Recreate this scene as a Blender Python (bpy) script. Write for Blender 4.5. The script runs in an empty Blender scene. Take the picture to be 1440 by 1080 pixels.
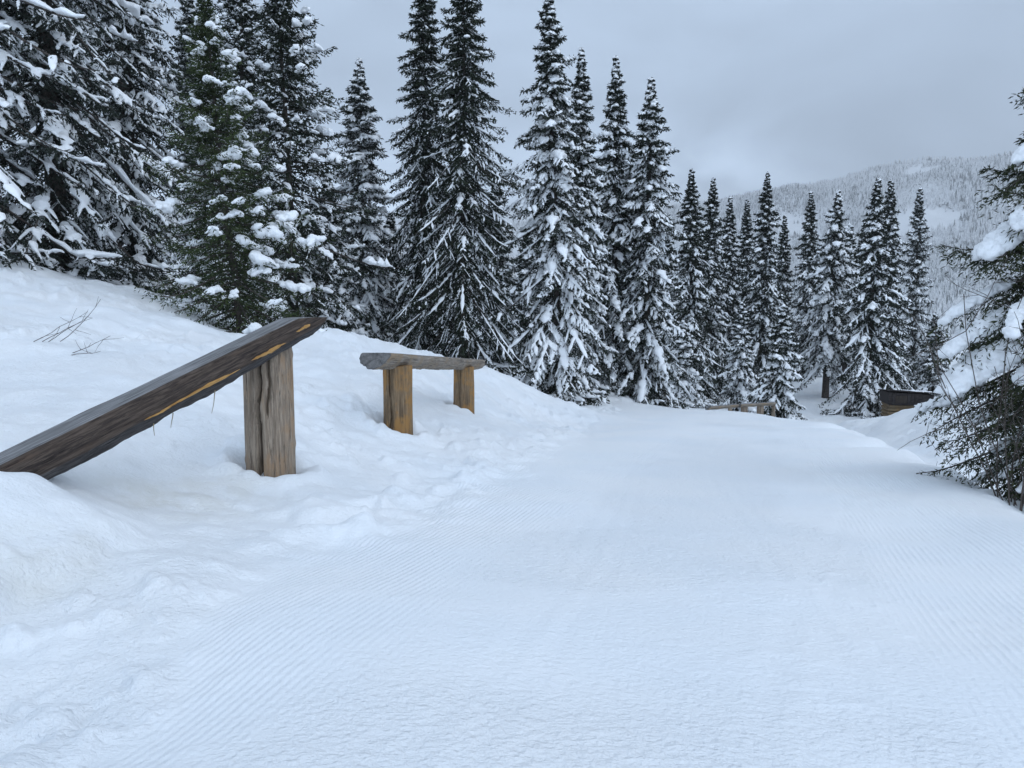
import bpy, bmesh, math, random
import numpy as np
from mathutils import Vector, Matrix

R_ = math.radians
scene = bpy.context.scene
COL = scene.collection

# ------------------------------------------------------------------ camera
PITCH = 5.25
CAMZ = 1.6
FPX = 1088.0                       # focal length in pixels of a 1440 wide frame
cam_d = bpy.data.cameras.new('camera')
cam = bpy.data.objects.new('camera', cam_d)
COL.objects.link(cam)
cam.location = (0, 0, CAMZ)
cam.rotation_euler = (R_(90 - PITCH), 0, 0)
cam_d.sensor_width = 36.0
cam_d.lens = 36.0 * FPX / 1440.0
cam_d.clip_start = 0.05
cam_d.clip_end = 20000
scene.camera = cam

# ------------------------------------------------------------------ world and sun
SUN_EL, SUN_AZ = 46.0, 118.0       # azimuth clockwise from +Y: behind the camera
world = bpy.data.worlds.new('World')
scene.world = world
world.use_nodes = True
nt = world.node_tree
nt.nodes.clear()


def N(tree, typ, **kw):
    n = tree.nodes.new(typ)
    for k, v in kw.items():
        if k.startswith('i_'):
            n.inputs[k[2:].replace('_', ' ')].default_value = v
        else:
            setattr(n, k, v)
    return n


def math_n(tree, op, a, b=None, clamp=False):
    n = tree.nodes.new('ShaderNodeMath')
    n.operation = op
    n.use_clamp = clamp
    for i, v in enumerate((a, b)):
        if v is None:
            continue
        if isinstance(v, (int, float)):
            n.inputs[i].default_value = v
        else:
            tree.links.new(v, n.inputs[i])
    return n.outputs[0]


def maprange(tree, v, a, b, c, d, smooth=True):
    n = tree.nodes.new('ShaderNodeMapRange')
    n.interpolation_type = 'SMOOTHSTEP' if smooth else 'LINEAR'
    tree.links.new(v, n.inputs[0])
    for i, x in enumerate((a, b, c, d)):
        n.inputs[i + 1].default_value = x
    return n.outputs[0]


def mixc(tree, fac, a, b, blend='MIX'):
    n = tree.nodes.new('ShaderNodeMix')
    n.data_type = 'RGBA'
    n.blend_type = blend
    for i, v in ((0, fac), (6, a), (7, b)):
        if isinstance(v, (int, float)):
            n.inputs[i].default_value = v
        elif isinstance(v, (tuple, list)):
            n.inputs[i].default_value = (*v[:3], 1)
        else:
            tree.links.new(v, n.inputs[i])
    return n.outputs[2]


sky = N(nt, 'ShaderNodeTexSky', sky_type='NISHITA', sun_disc=False)
sky.sun_elevation = R_(SUN_EL)
sky.sun_rotation = R_(SUN_AZ)
sky.altitude = 1600
tc = N(nt, 'ShaderNodeTexCoord')
sep = N(nt, 'ShaderNodeSeparateXYZ')
nt.links.new(tc.outputs['Generated'], sep.inputs[0])
zen = maprange(nt, sep.outputs['Z'], 0.30, 0.95, 0.0, 1.0)
back = maprange(nt, sep.outputs['Y'], 0.35, -0.7, 0.0, 1.0)
hor = math_n(nt, 'MULTIPLY', maprange(nt, sep.outputs['Z'], 0.10, 0.26, 1.0, 0.0), maprange(nt, sep.outputs['X'], 0.42, 0.15, 0.15, 1.0))
mp = N(nt, 'ShaderNodeMapping')
mp.inputs['Scale'].default_value = (1.0, 1.0, 2.4)
nt.links.new(tc.outputs['Generated'], mp.inputs[0])
cl1 = N(nt, 'ShaderNodeTexNoise')
cl1.inputs['Scale'].default_value = 2.6
cl1.inputs['Detail'].default_value = 5
cl1.inputs['Roughness'].default_value = 0.5
cl1.inputs['Distortion'].default_value = 0.6
nt.links.new(mp.outputs[0], cl1.inputs[0])
cloudn = maprange(nt, cl1.outputs[0], 0.3, 0.7, -0.17, 0.17, False)
b0 = math_n(nt, 'ADD', cloudn, 1.0)
b0 = math_n(nt, 'ADD', b0, math_n(nt, 'MULTIPLY', zen, 0.14))
b0 = math_n(nt, 'ADD', b0, math_n(nt, 'MULTIPLY', back, 0.80))
b0 = math_n(nt, 'ADD', b0, math_n(nt, 'MULTIPLY', math_n(nt, 'MULTIPLY', hor, 2.0), maprange(nt, cl1.outputs[0], 0.35, 0.62, 0.35, 1.25)))
lo = mixc(nt, zen, (5.05, 6.35, 8.15), (4.5, 5.35, 6.5))
vm = N(nt, 'ShaderNodeVectorMath', operation='SCALE')
nt.links.new(lo, vm.inputs[0])
nt.links.new(b0, vm.inputs['Scale'])
skymix = mixc(nt, 0.92, sky.outputs[0], vm.outputs[0])
bg = N(nt, 'ShaderNodeBackground')
bg.inputs['Strength'].default_value = 0.1
nt.links.new(skymix, bg.inputs['Color'])
wo = N(nt, 'ShaderNodeOutputWorld')
nt.links.new(bg.outputs[0], wo.inputs['Surface'])

sun_d = bpy.data.lights.new('sun', 'SUN')
sun_d.energy = 0.5
sun_d.angle = R_(55)
sun_d.color = (1.0, 0.96, 0.9)
sun = bpy.data.objects.new('sun', sun_d)
COL.objects.link(sun)
az = R_(SUN_AZ)
sdir = Vector((math.sin(az) * math.cos(R_(SUN_EL)), math.cos(az) * math.cos(R_(SUN_EL)), math.sin(R_(SUN_EL))))
sun.rotation_euler = sdir.to_track_quat('Z', 'Y').to_euler()

scene.view_settings.view_transform = 'Standard'
scene.view_settings.look = 'None'
scene.view_settings.exposure = 0.33
scene.view_settings.gamma = 1.0
scene.render.film_transparent = False
scene.cycles.max_bounces = 6
scene.cycles.diffuse_bounces = 3
scene.cycles.use_denoising = True

# ------------------------------------------------------------------ helpers


def at(px, py, d):
    """world point seen at photo pixel px,py lying d metres ahead of the camera (used to lay out the real place)"""
    p = R_(PITCH)
    a = (px - 720) / FPX
    b = (540 - py) / FPX
    y = math.cos(p) + b * math.sin(p)
    z = -math.sin(p) + b * math.cos(p)
    return np.array([a / y * d, d, CAMZ + z / y * d])


def tag(o, label=None, cat=None, group=None, kind=None):
    if label:
        o['label'] = label
    if cat:
        o['category'] = cat
    if group:
        o['group'] = group
    if kind:
        o['kind'] = kind
    return o


def empty(name, loc, rz=0.0):
    o = bpy.data.objects.new(name, None)
    COL.objects.link(o)
    o.location = loc
    o.rotation_euler = (0, 0, rz)
    o.empty_display_size = 0.2
    return o


def new_mesh(name, verts, faces, mats, smooth=True, mat_idx=None):
    """verts (n,3); faces: (m,3) or (m,4) array, or a list of such arrays"""
    me = bpy.data.meshes.new(name)
    if not isinstance(faces, list):
        faces = [faces]
    faces = [np.asarray(f, dtype=np.int32) for f in faces if len(f)]
    nloop = sum(f.size for f in faces)
    npol = sum(len(f) for f in faces)
    me.vertices.add(len(verts))
    me.vertices.foreach_set('co', np.asarray(verts, dtype=np.float32).ravel())
    me.loops.add(nloop)
    me.loops.foreach_set('vertex_index', np.concatenate([f.ravel() for f in faces]))
    me.polygons.add(npol)
    starts, o = [], 0
    for f in faces:
        k = f.shape[1]
        starts.append(o + np.arange(len(f)) * k)
        o += f.size
    me.polygons.foreach_set('loop_start', np.concatenate(starts).astype(np.int32))
    me.polygons.foreach_set('use_smooth', np.full(npol, smooth, dtype=bool))
    if mat_idx is not None:
        me.polygons.foreach_set('material_index', np.asarray(mat_idx, dtype=np.int32))
    if not isinstance(mats, (list, tuple)):
        mats = [mats]
    for m in mats:
        me.materials.append(m)
    me.update(calc_edges=True)
    me.validate()
    return me


def link(name, me, parent=None, loc=None):
    o = bpy.data.objects.new(name, me)
    COL.objects.link(o)
    if parent is not None:
        o.parent = parent
    if loc is not None:
        o.location = loc
    return o


# numpy value noise ------------------------------------------------------------


def _hash(ix, iy, seed):
    h = (ix.astype(np.int64) * 374761393 + iy.astype(np.int64) * 668265263 + seed * 974634777) & 0xFFFFFFFF
    h = ((h ^ (h >> 13)) * 1274126177) & 0xFFFFFFFF
    h = h ^ (h >> 16)
    return (h & 0xFFFFFF) / float(0xFFFFFF)


def vnoise(x, y, seed=0):
    ix, iy = np.floor(x), np.floor(y)
    fx, fy = x - ix, y - iy
    fx = fx * fx * fx * (fx * (fx * 6 - 15) + 10)
    fy = fy * fy * fy * (fy * (fy * 6 - 15) + 10)
    a, b = _hash(ix, iy, seed), _hash(ix + 1, iy, seed)
    c, d = _hash(ix, iy + 1, seed), _hash(ix + 1, iy + 1, seed)
    return (a * (1 - fx) + b * fx) * (1 - fy) + (c * (1 - fx) + d * fx) * fy - 0.5


def fbm(x, y, oct=4, seed=0, gain=0.5):
    s, a = 0.0, 1.0
    for k in range(oct):
        c, sn = math.cos(k * 1.1), math.sin(k * 1.1)
        s = s + a * vnoise((x * c - y * sn) * 2 ** k + 7.3 * k, (x * sn + y * c) * 2 ** k - 3.1 * k, seed + k)
        a *= gain
    return s


def sstep(a, b, x):
    t = np.clip((x - a) / (b - a), 0, 1)
    return t * t * (3 - 2 * t)


# ------------------------------------------------------------------ tree layout (used for the terrain too)
# px, base_py, depth, height, radius, style, label
def hgt(base, top, d):
    return (base - top) * d / FPX


TREES = [
    # dark giants at the left
    dict(px=-55, py=368, d=21, H=21, R=3.5, st='giant', seed=11,
         label='huge snow laden spruce cut by the left edge of the photo, nearest the bank crest'),
    dict(px=82, py=388, d=23, H=25, R=3.3, st='giant', seed=12,
         label='huge dark spruce with long sloping snow streaked boughs, left of the young green tree'),
    dict(px=192, py=412, d=27, H=24, R=2.2, st='giant', seed=13,
         label='tall dark spruce just left of and behind the young green tree with snow clumps'),
    dict(px=338, py=470, d=20, H=8.5, R=2.45, st='young', seed=21, lean=-0.075,
         label='young green spruce with thick rounded snow clumps standing behind the sloping log'),
    dict(px=418, py=492, d=29, H=14.2, R=3.4, st='popcorn', seed=22, lean=-0.02,
         label='tall dark spruce dotted with round snow tufts, right of the young green tree'),
    dict(px=352, py=470, d=35, H=17.5, R=2.2, st='popcorn', seed=23,
         label='dark spruce whose top shows between the young green tree and the tufted dark spruce'),
    dict(px=514, py=480, d=42, H=hgt(480, 96, 42), R=3.0, st='frost', seed=24,
         label='slim frosted spruce left of the tall twin topped dark pair, its whole tip in view'),
    dict(px=466, py=474, d=36, H=7.2, R=2.2, st='frost', seed=25,
         label='low frost covered spruce between the tufted dark spruce and the slim frosted one'),
    dict(px=553, py=486, d=44, H=7.4, R=2.1, st='frost', seed=26,
         label='low frost covered spruce tucked against the left side of the twin dark spruces'),
    # centre
    dict(px=598, py=506, d=38, H=hgt(506, -45, 38), R=2.45, st='dark', seed=31,
         label='left one of the twin tall dark spruces behind the second log rail'),
    dict(px=650, py=520, d=35, H=hgt(520, -35, 35), R=2.95, st='dark', seed=32,
         label='right one of the twin tall dark spruces, broad with thin drooping snow streaks'),
    dict(px=786, py=562, d=35, H=hgt(562, -2, 35), R=2.65, st='streak', seed=33, lean=-0.025,
         label='tall spruce with heavy hanging snow streaks in the middle of the photo'),
    dict(px=812, py=552, d=40, H=hgt(552, 82, 40), R=1.8, st='streak', seed=34,
         label='spruce whose white tip shows just right of the tall streaked middle spruce'),
    dict(px=862, py=556, d=42, H=hgt(556, 92, 42), R=2.06, st='column', seed=35,
         label='narrow columnar dark spruce, left of the pair right of the middle spruce'),
    dict(px=906, py=566, d=41, H=hgt(566, 120, 41), R=2.01, st='column', seed=36,
         label='narrow columnar dark spruce, right of the pair, beside the open sky'),
    # right of centre
    dict(px=968, py=566, d=57, H=hgt(566, 242, 57), R=2.77, st='mid', seed=41,
         label='pointed snowy spruce, first tall one right of the columnar dark pair'),
    dict(px=995, py=566, d=61, H=hgt(566, 254, 61), R=2.36, st='mid', seed=42,
         label='pointed snowy spruce touching the right side of the first tall one past the columnar pair'),
    dict(px=960, py=570, d=46, H=hgt(570, 452, 46), R=1.5, st='small', seed=43,
         label='small white frosted spruce in front of the pointed pair, left of the far log rail'),
    dict(px=1021, py=562, d=68, H=hgt(562, 280, 68), R=2.12, st='mid', seed=44,
         label='thin spruce directly behind the small spruce left of the far log rail posts'),
    dict(px=1043, py=562, d=74, H=hgt(562, 283, 74), R=2.01, st='mid', seed=45,
         label='thin spruce half hidden left of the tallest spruce above the far log rail'),
    dict(px=1068, py=566, d=62, H=hgt(566, 247, 62), R=2.60, st='mid', seed=46,
         label='tallest of the spruces standing behind the far log rail'),
    dict(px=1096, py=560, d=80, H=hgt(560, 305, 80), R=2.24, st='mid', seed=47,
         label='shorter thin spruce peeking right of the tallest one above the far log rail'),
    dict(px=1038, py=578, d=47, H=hgt(578, 423, 47), R=1.45, st='small', seed=48,
         label='small snowy spruce right behind the left end of the far log rail'),
    dict(px=1094, py=598, d=38, H=hgt(598, 430, 38), R=1.6, st='small', seed=49,
         label='small full spruce at the right end of the far log rail, on the piste edge'),
    dict(px=1133, py=532, d=76, H=hgt(532, 273, 76), R=2.83, st='mid', seed=51,
         label='snowy spruce left of the one with the bare trunk'),
    dict(px=1160, py=560, d=64, H=hgt(560, 270, 64), R=2.71, st='bare', seed=52, lean=0.03,
         label='spruce with a long bare lower trunk beside the snowy gully path'),
    dict(px=1187, py=546, d=68, H=hgt(546, 318, 68), R=1.5, st='bare', seed=53,
         label='thin spruce with bare trunk close to the right of the bare trunked one'),
    dict(px=1219, py=586, d=54, H=hgt(586, 253, 54), R=2.95, st='mid', seed=54,
         label='tall snowy spruce just left of the dark hut, left tip of a double top'),
    dict(px=1243, py=572, d=59, H=hgt(572, 257, 59), R=2.36, st='mid', seed=55,
         label='tall snowy spruce behind the dark hut, right tip of a double top'),
    dict(px=1280, py=556, d=65, H=hgt(556, 268, 65), R=2.3, st='sparse', seed=56,
         label='open thin branched white spruce behind the right side of the hut'),
    dict(px=1310, py=560, d=62, H=hgt(560, 440, 62), R=1.5, st='frost', seed=57,
         label='small frosted spruce right of the hut behind the near tree'),
    # background fillers seen in the gaps
    dict(px=742, py=528, d=58, H=hgt(528, 322, 58), R=2.2, st='far', seed=61,
         label='frosted spruce in the gap left of the tall streaked middle spruce'),
    dict(px=700, py=512, d=60, H=hgt(512, 250, 60), R=2.2, st='far', seed=62,
         label='shaded spruce behind the right flank of the twin dark spruces'),
    dict(px=934, py=556, d=72, H=hgt(556, 335, 72), R=2.2, st='far', seed=63,
         label='low dark spruce in the gap right of the columnar dark pair'),
    dict(px=838, py=548, d=66, H=hgt(548, 300, 66), R=2.2, st='far', seed=64,
         label='dark spruce between the middle streaked spruce and the columnar pair'),
    dict(px=1203, py=545, d=90, H=hgt(545, 312, 90), R=2.1, st='far', seed=66,
         label='dark far spruce between the bare trunked spruce and the double topped pair'),
    dict(px=280, py=440, d=37, H=15, R=2.4, st='frost', seed=69,
         label='frosted spruce seen through the gap left of the young green tree'),
]
NEAR = dict(px=1492, py=735, d=9.6)

# ------------------------------------------------------------------ terrain
CS, SN = 0.955, 0.296              # piste direction (SN, CS)


def plane(x, y):
    s = SN * x + CS * y
    s0 = np.clip(s, -6, 200)
    return 0.35 - 0.085 * s0 - 0.012 * np.maximum(s0 - 19, 0) * sstep(17, 23, s0)


def warpq(x, y):
    yy = np.maximum(y, -2.5) + 5.0
    return np.stack([np.clip(1.25 * x / yy, -1.7, 1.7), np.log(yy)], -1)


CTRL = []
for s in (-4, -1, 1.5, 3, 5, 7.5, 10, 13, 16, 19, 23, 28):      # the groomed piste
    for u in (-2.3, -1.0, 0.4, 1.7):
        x, y = SN * s + CS * u, CS * s - SN * u
        CTRL.append((x, y, float(plane(np.array(x), np.array(y)))))
    # right edge: rounded shoulder, then falling away
    for du, dz in ((2.45, 0.04), (3.0, -0.14), (3.8, -0.85), (5.0, -1.5), (6.5, -2.0)):
        if s > 19 and du > 4:
            continue
        x, y = SN * s + CS * du, CS * s - SN * du
        CTRL.append((x, y, float(plane(np.array(x), np.array(y))) + dz))
for p in [
    # near left mound and bank
    (0, 700, 5.2), (60, 707, 5.3), (0, 760, 4.7), (0, 850, 4.1), (0, 1000, 3.1), (0, 1075, 2.75), (-200, 735, 4.6),
    (-200, 900, 3.4), (120, 733, 5.3), (150, 785, 4.8), (110, 860, 4.2), (205, 716, 6.1), (255, 696, 6.7),
    (330, 690, 7.0), (382, 660, 7.6), (450, 682, 7.6), (500, 662, 8.9), (560, 611, 11.4), (600, 612, 12),
    (652, 583, 15.8), (620, 640, 11.0), (690, 600, 16.5), (700, 580, 20), (740, 590, 22), (760, 565, 30),
    (0, 560, 8.5), (100, 500, 11), (0, 480, 11.5), (200, 520, 11), (300, 560, 10.2), (330, 600, 9.2), (100, 600, 7.4),
    (0, 420, 16), (0, 366, 20.5), (100, 392, 20.5), (120, 430, 17), (200, 425, 19.5), (245, 418, 23), (250, 450, 17), (300, 480, 16),
    (-300, 330, 20), (-300, 480, 12), (-300, 600, 7.5),
    (420, 500, 16), (440, 470, 19), (500, 478, 20), (560, 492, 20.5), (440, 540, 13.5), (520, 540, 14), (620, 515, 22), (690, 523, 25), (740, 545, 28),
    # far piste
    (850, 563, 37), (900, 566, 40), (900, 590, 27), (1000, 580, 37), (1080, 588, 36.5), (1126, 598, 35), (960, 600, 25), (1160, 605, 29),
    # gully, path and mound on the right
    (1160, 552, 66), (1150, 515, 84), (1175, 530, 78), (1205, 566, 60), (1185, 596, 46), (1225, 592, 45), (1250, 592, 40), (1290, 592, 36),
    (1330, 600, 30), (1345, 622, 26), (1280, 608, 34), (1420, 630, 26), (1300, 588, 52), (1240, 592, 52), (1400, 560, 45), (1340, 650, 21.5),
    (1340, 692, 16), (1240, 655, 25), (1280, 650, 22), (1420, 760, 12), (1420, 705, 16.5), (1420, 668, 21), (1190, 632, 38), (1280, 690, 17), (1150, 618, 46), (1210, 650, 30),
]:
    CTRL.append(tuple(at(*p)))
for t in TREES:
    CTRL.append(tuple(at(t['px'], t['py'], t['d'])))
for x, y, z in [(-40, 40, 8), (-60, 70, 8), (-20, 60, 1.5), (-10, 90, -3), (10, 100, -8), (50, 60, -9), (60, 95, -14), (30, 110, -9),
                (-25, 2, 3.5), (-15, -2, 2.5), (25, 10, -5), (18, 3, -4), (30, 30, -7), (-10, 5, 2.2), (-6, -2, 1.0)]:
    CTRL.append((x, y, z))
CTRL = np.array(CTRL)


def tps_kernel(r2):
    return 0.5 * r2 * np.log(r2 + 1e-12)


_Q = warpq(CTRL[:, 0], CTRL[:, 1])
_V = CTRL[:, 2] - plane(CTRL[:, 0], CTRL[:, 1])
_n = len(_Q)
_K = tps_kernel(((_Q[:, None] - _Q[None]) ** 2).sum(-1)) + np.eye(_n) * 2e-5
_P = np.concatenate([np.ones((_n, 1)), _Q], 1)
_A = np.block([[_K, _P], [_P.T, np.zeros((3, 3))]])
_W = np.linalg.solve(_A, np.concatenate([_V, np.zeros(3)]))


def tps(x, y):
    q = warpq(x, y)
    out = np.empty(len(q))
    for i in range(0, len(q), 40000):
        qq = q[i:i + 40000]
        out[i:i + 40000] = tps_kernel(((qq[:, None] - _Q[None]) ** 2).sum(-1)) @ _W[:_n] + _W[_n] + qq @ _W[_n + 1:]
    return out


def piste_mask(x, y):
    s = SN * x + CS * y
    u = CS * x - SN * y
    left = -2.75 - 0.10 * np.clip(s - 6, 0, 30) + 0.30 * fbm(x * 0.7, y * 0.7, 3, 5)
    left = left + 0.5 * sstep(4, 2, s)
    m = sstep(left - 0.25, left + 0.15, u) * sstep(3.2, 2.3, u)
    return m, s, u


def ground_base(x, y):
    x, y = np.asarray(x, float).ravel(), np.asarray(y, float).ravel()
    r = np.hypot(x, y)
    z = plane(x, y) + tps(x, y)
    w = sstep(88, 150, r)
    far = -9 - 0.13 * np.maximum(r - 110, 0) * sstep(100, 260, r)
    far = np.maximum(far, -150 + 0 * r)
    back = sstep(2, -25, y)
    z = z * (1 - w) + (far * (1 - back) + 6 * back) * w
    return z


TRACKS = [(-1.35, 0.35, 0.32, 0.4), (-1.18, 0.35, 0.32, 0.4), (0.1, 0.7, 0.21, 1.9), (0.30, 0.7, 0.21, 1.9), (0.55, 0.5, 0.38, 4.0), (-0.55, 0.9, 0.17, 3.1), (1.5, 0.30, 0.25, 0.9), (1.68, 0.30, 0.25, 0.9), (-2.2, 0.25, 0.28, 2.2)]
FEET = [(*at(381, 656, 7.6)[:2], 0.24), (*at(560, 606, 11.5)[:2], 0.24), (*at(652, 580, 15.9)[:2], 0.24)]


def ground(x, y, detail=True):
    x, y = np.asarray(x, float).ravel(), np.asarray(y, float).ravel()
    z = ground_base(x, y)
    m, s, u = piste_mask(x, y)
    r = np.hypot(x, y)
    near = 1 - sstep(60, 110, r)
    off = (1 - m) * near
    z = z + off * (0.19 * fbm(x / 2.2, y / 2.2, 3, 21) + 0.09 * fbm(x / 0.55, y / 0.55, 3, 22))
    z = z + m * 0.035 * fbm(x / 1.6, y / 1.6, 3, 23) * near
    # wind and snowmobile furrows on the bank
    f = fbm(x / 1.1 + 0.3 * y, y / 4.0, 3, 31)
    z = z + off * sstep(8, 12, y) * 0.10 * np.abs(f) * 1.3
    # cut ledge in the near left mound
    e = x + 0.22 * fbm(x / 0.5, y / 0.5, 3, 40)
    led = sstep(-2.52, -2.72, e) * sstep(3.0, 3.5, y) * sstep(5.5, 4.9, y)
    z = z + 0.13 * led
    # crumbled clods along the left piste edge and at the foot of the posts
    edge = np.exp(-((u + 3.05 + 0.10 * np.clip(s - 6, 0, 30)) / 0.55) ** 2) * sstep(4.5, 6.5, y) * sstep(26, 16, y)
    cl = np.maximum(fbm(x / 0.20, y / 0.20, 2, 50) + 0.05, 0)
    cl2 = np.maximum(fbm(x / 0.42, y / 0.42, 3, 51) + 0.0, 0)
    z = z + edge * (0.19 * cl2 + 0.10 * cl)
    # little drifts and melt hollows round the post feet
    for (qx, qy, qr) in FEET:
        dd = np.hypot(x - qx, y - qy)
        wb = 0.5 + 1.6 * np.abs(fbm(x / 0.3, y / 0.3, 2, 66))
        z = z + 0.11 * wb * np.exp(-((dd - qr - 0.20) / 0.13) ** 2) - 0.08 * np.exp(-((dd - qr) / 0.07) ** 2)
    # churned, trodden snow on the bank
    ch = sstep(0.0, 0.25, fbm(x / 3.0, y / 3.0, 2, 60)) * off
    z = z + ch * 0.17 * np.maximum(fbm(x / 0.26, y / 0.26, 3, 61) - 0.05, 0) + off * 0.05 * np.abs(fbm(x / 0.9, y / 0.7, 3, 62))
    # old ski tracks pressed into the grooming
    trk = 0 * x
    for (u0, amp, kk, ph) in TRACKS:
        ut = u0 + amp * np.sin(s * kk + ph)
        trk = np.maximum(trk, np.exp(-((u - ut) / 0.05) ** 2))
        z = z + m * near * 0.0010 * np.exp(-((np.abs(u - ut) - 0.10) / 0.035) ** 2)
    z = z - 0.0026 * trk * m * near
    # scuffed plates on the piste
    sc = sstep(0.02, 0.22, fbm(x / 1.3, y / 1.3, 2, 70)) * m * sstep(25, 12, r)
    z = z + sc * 0.012 * np.maximum(fbm(x / 0.15, y / 0.11, 3, 71), 0)
    return z


def gz(x, y):
    return float(ground(np.array([x]), np.array([y]))[0])


# ------------------------------------------------------------------ materials


def new_mat(name):
    m = bpy.data.materials.new(name)
    m.use_nodes = True
    t = m.node_tree
    b = t.nodes['Principled BSDF']
    return m, t, b


def noise_n(t, vec, scale, detail=3, rough=0.5, dist=0.0):
    n = t.nodes.new('ShaderNodeTexNoise')
    n.inputs['Scale'].default_value = scale
    n.inputs['Detail'].default_value = detail
    n.inputs['Roughness'].default_value = rough
    n.inputs['Distortion'].default_value = dist
    if vec is not None:
        t.links.new(vec, n.inputs['Vector'])
    return n.outputs['Fac']


def snow_ground_mat():
    m, t, b = new_mat('ground_snow')
    tcn = t.nodes.new('ShaderNodeTexCoord')
    P = tcn.outputs['Object']
    sp = t.nodes.new('ShaderNodeSeparateXYZ')
    t.links.new(P, sp.inputs[0])

    def attr(n):
        a = t.nodes.new('ShaderNodeAttribute')
        a.attribute_name = n
        return a.outputs['Fac']
    cord, rough, stain = attr('cord'), attr('rough'), attr('stain')
    # colour: clean snow, faint patches, yellowish old snow where it was dug
    n1 = noise_n(t, P, 0.6, 4)
    c = mixc(t, maprange(t, n1, 0.35, 0.65, 0, 1), (0.83, 0.865, 0.90), (0.87, 0.89, 0.91))
    c = mixc(t, math_n(t, 'MULTIPLY', stain, maprange(t, noise_n(t, P, 3.5, 5, 0.6), 0.3, 0.7, 0.15, 1.0)), c, (0.62, 0.60, 0.52))
    t.links.new(c, b.inputs['Base Color'])
    b.inputs['Roughness'].default_value = 0.6
    b.inputs['Specular IOR Level'].default_value = 0.25
    # corduroy
    u = math_n(t, 'SUBTRACT', math_n(t, 'MULTIPLY', sp.outputs['X'], CS), math_n(t, 'MULTIPLY', sp.outputs['Y'], SN))
    wv = math_n(t, 'MULTIPLY', math_n(t, 'SUBTRACT', noise_n(t, P, 0.22, 0), 0.5), 0.16)
    u = math_n(t, 'ADD', u, wv)
    ridge = math_n(t, 'SINE', math_n(t, 'MULTIPLY', u, 2 * math.pi / 0.045))
    wear = maprange(t, noise_n(t, P, 2.2, 4, 0.6), 0.34, 0.56, 0.30, 1.0)
    hc = math_n(t, 'MULTIPLY', math_n(t, 'MULTIPLY', ridge, cord), math_n(t, 'MULTIPLY', wear, 0.0023))
    # grain and scuffs
    mpn = t.nodes.new('ShaderNodeMapping')
    mpn.inputs['Scale'].default_value = (1.0, 1.15, 1.0)
    t.links.new(P, mpn.inputs[0])
    g1 = noise_n(t, mpn.outputs[0], 13.0, 5, 0.65, 0.1)
    g1 = maprange(t, g1, 0.35, 0.8, 0, 1, False)
    g2 = noise_n(t, P, 45.0, 3, 0.6)
    g3 = noise_n(t, P, 3.0, 4, 0.55, 0.8)
    h = math_n(t, 'ADD', math_n(t, 'MULTIPLY', math_n(t, 'MULTIPLY', g1, rough), 0.014), math_n(t, 'MULTIPLY', g2, 0.005))
    h = math_n(t, 'ADD', h, math_n(t, 'MULTIPLY', math_n(t, 'MULTIPLY', g3, rough), 0.012))
    g4 = maprange(t, noise_n(t, mpn.outputs[0], 27.0, 3, 0.6), 0.3, 0.75, 0, 1, False)
    h = math_n(t, 'ADD', h, math_n(t, 'MULTIPLY', math_n(t, 'MULTIPLY', g4, maprange(t, rough, 0.0, 0.6, 0.35, 1.0)), 0.009))
    h = math_n(t, 'ADD', h, hc)
    bp = t.nodes.new('ShaderNodeBump')
    bp.inputs['Strength'].default_value = 1.0
    bp.inputs['Distance'].default_value = 1.0
    t.links.new(h, bp.inputs['Height'])
    t.links.new(bp.outputs[0], b.inputs['Normal'])
    return m


def snow_mat(name, col=(0.86, 0.885, 0.91), scale=30.0, amp=0.008):
    m, t, b = new_mat(name)
    tcn = t.nodes.new('ShaderNodeTexCoord')
    b.inputs['Base Color'].default_value = (*col, 1)
    b.inputs['Roughness'].default_value = 0.7
    b.inputs['Specular IOR Level'].default_value = 0.2
    n = noise_n(t, tcn.outputs['Object'], scale, 3, 0.6)
    bp = t.nodes.new('ShaderNodeBump')
    bp.inputs['Strength'].default_value = 0.8
    bp.inputs['Distance'].default_value = 1.0
    t.links.new(math_n(t, 'MULTIPLY', n, amp), bp.inputs['Height'])
    t.links.new(bp.outputs[0], b.inputs['Normal'])
    return m


def needle_mat(name, dark, light, frost, fcol=(0.62, 0.68, 0.74)):
    """needles; fine rime and blown snow lie on the faces that look up"""
    m, t, b = new_mat(name)
    tcn = t.nodes.new('ShaderNodeTexCoord')
    P = tcn.outputs['Object']
    geo = t.nodes.new('ShaderNodeNewGeometry')
    n = noise_n(t, P, 1.7, 4, 0.6)
    n2 = noise_n(t, P, 14.0, 2, 0.6)
    c = mixc(t, maprange(t, math_n(t, 'ADD', n, math_n(t, 'MULTIPLY', n2, 0.6)), 0.6, 1.0, 0, 1), dark, light)
    sp = t.nodes.new('ShaderNodeSeparateXYZ')
    t.links.new(geo.outputs['True Normal'], sp.inputs[0])
    up = math_n(t, 'ABSOLUTE', sp.outputs['Z'])
    fr = noise_n(t, P, 5.0, 4, 0.7)
    f = math_n(t, 'MULTIPLY', maprange(t, up, 0.45, 0.8, 0, 1), maprange(t, fr, 0.62 - 0.3 * frost, 0.72 - 0.3 * frost, 0, 1))
    c = mixc(t, math_n(t, 'MULTIPLY', f, min(1.0, 0.35 + frost)), c, fcol)
    t.links.new(c, b.inputs['Base Color'])
    b.inputs['Roughness'].default_value = 0.75
    b.inputs['Specular IOR Level'].default_value = 0.2
    return m


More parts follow.
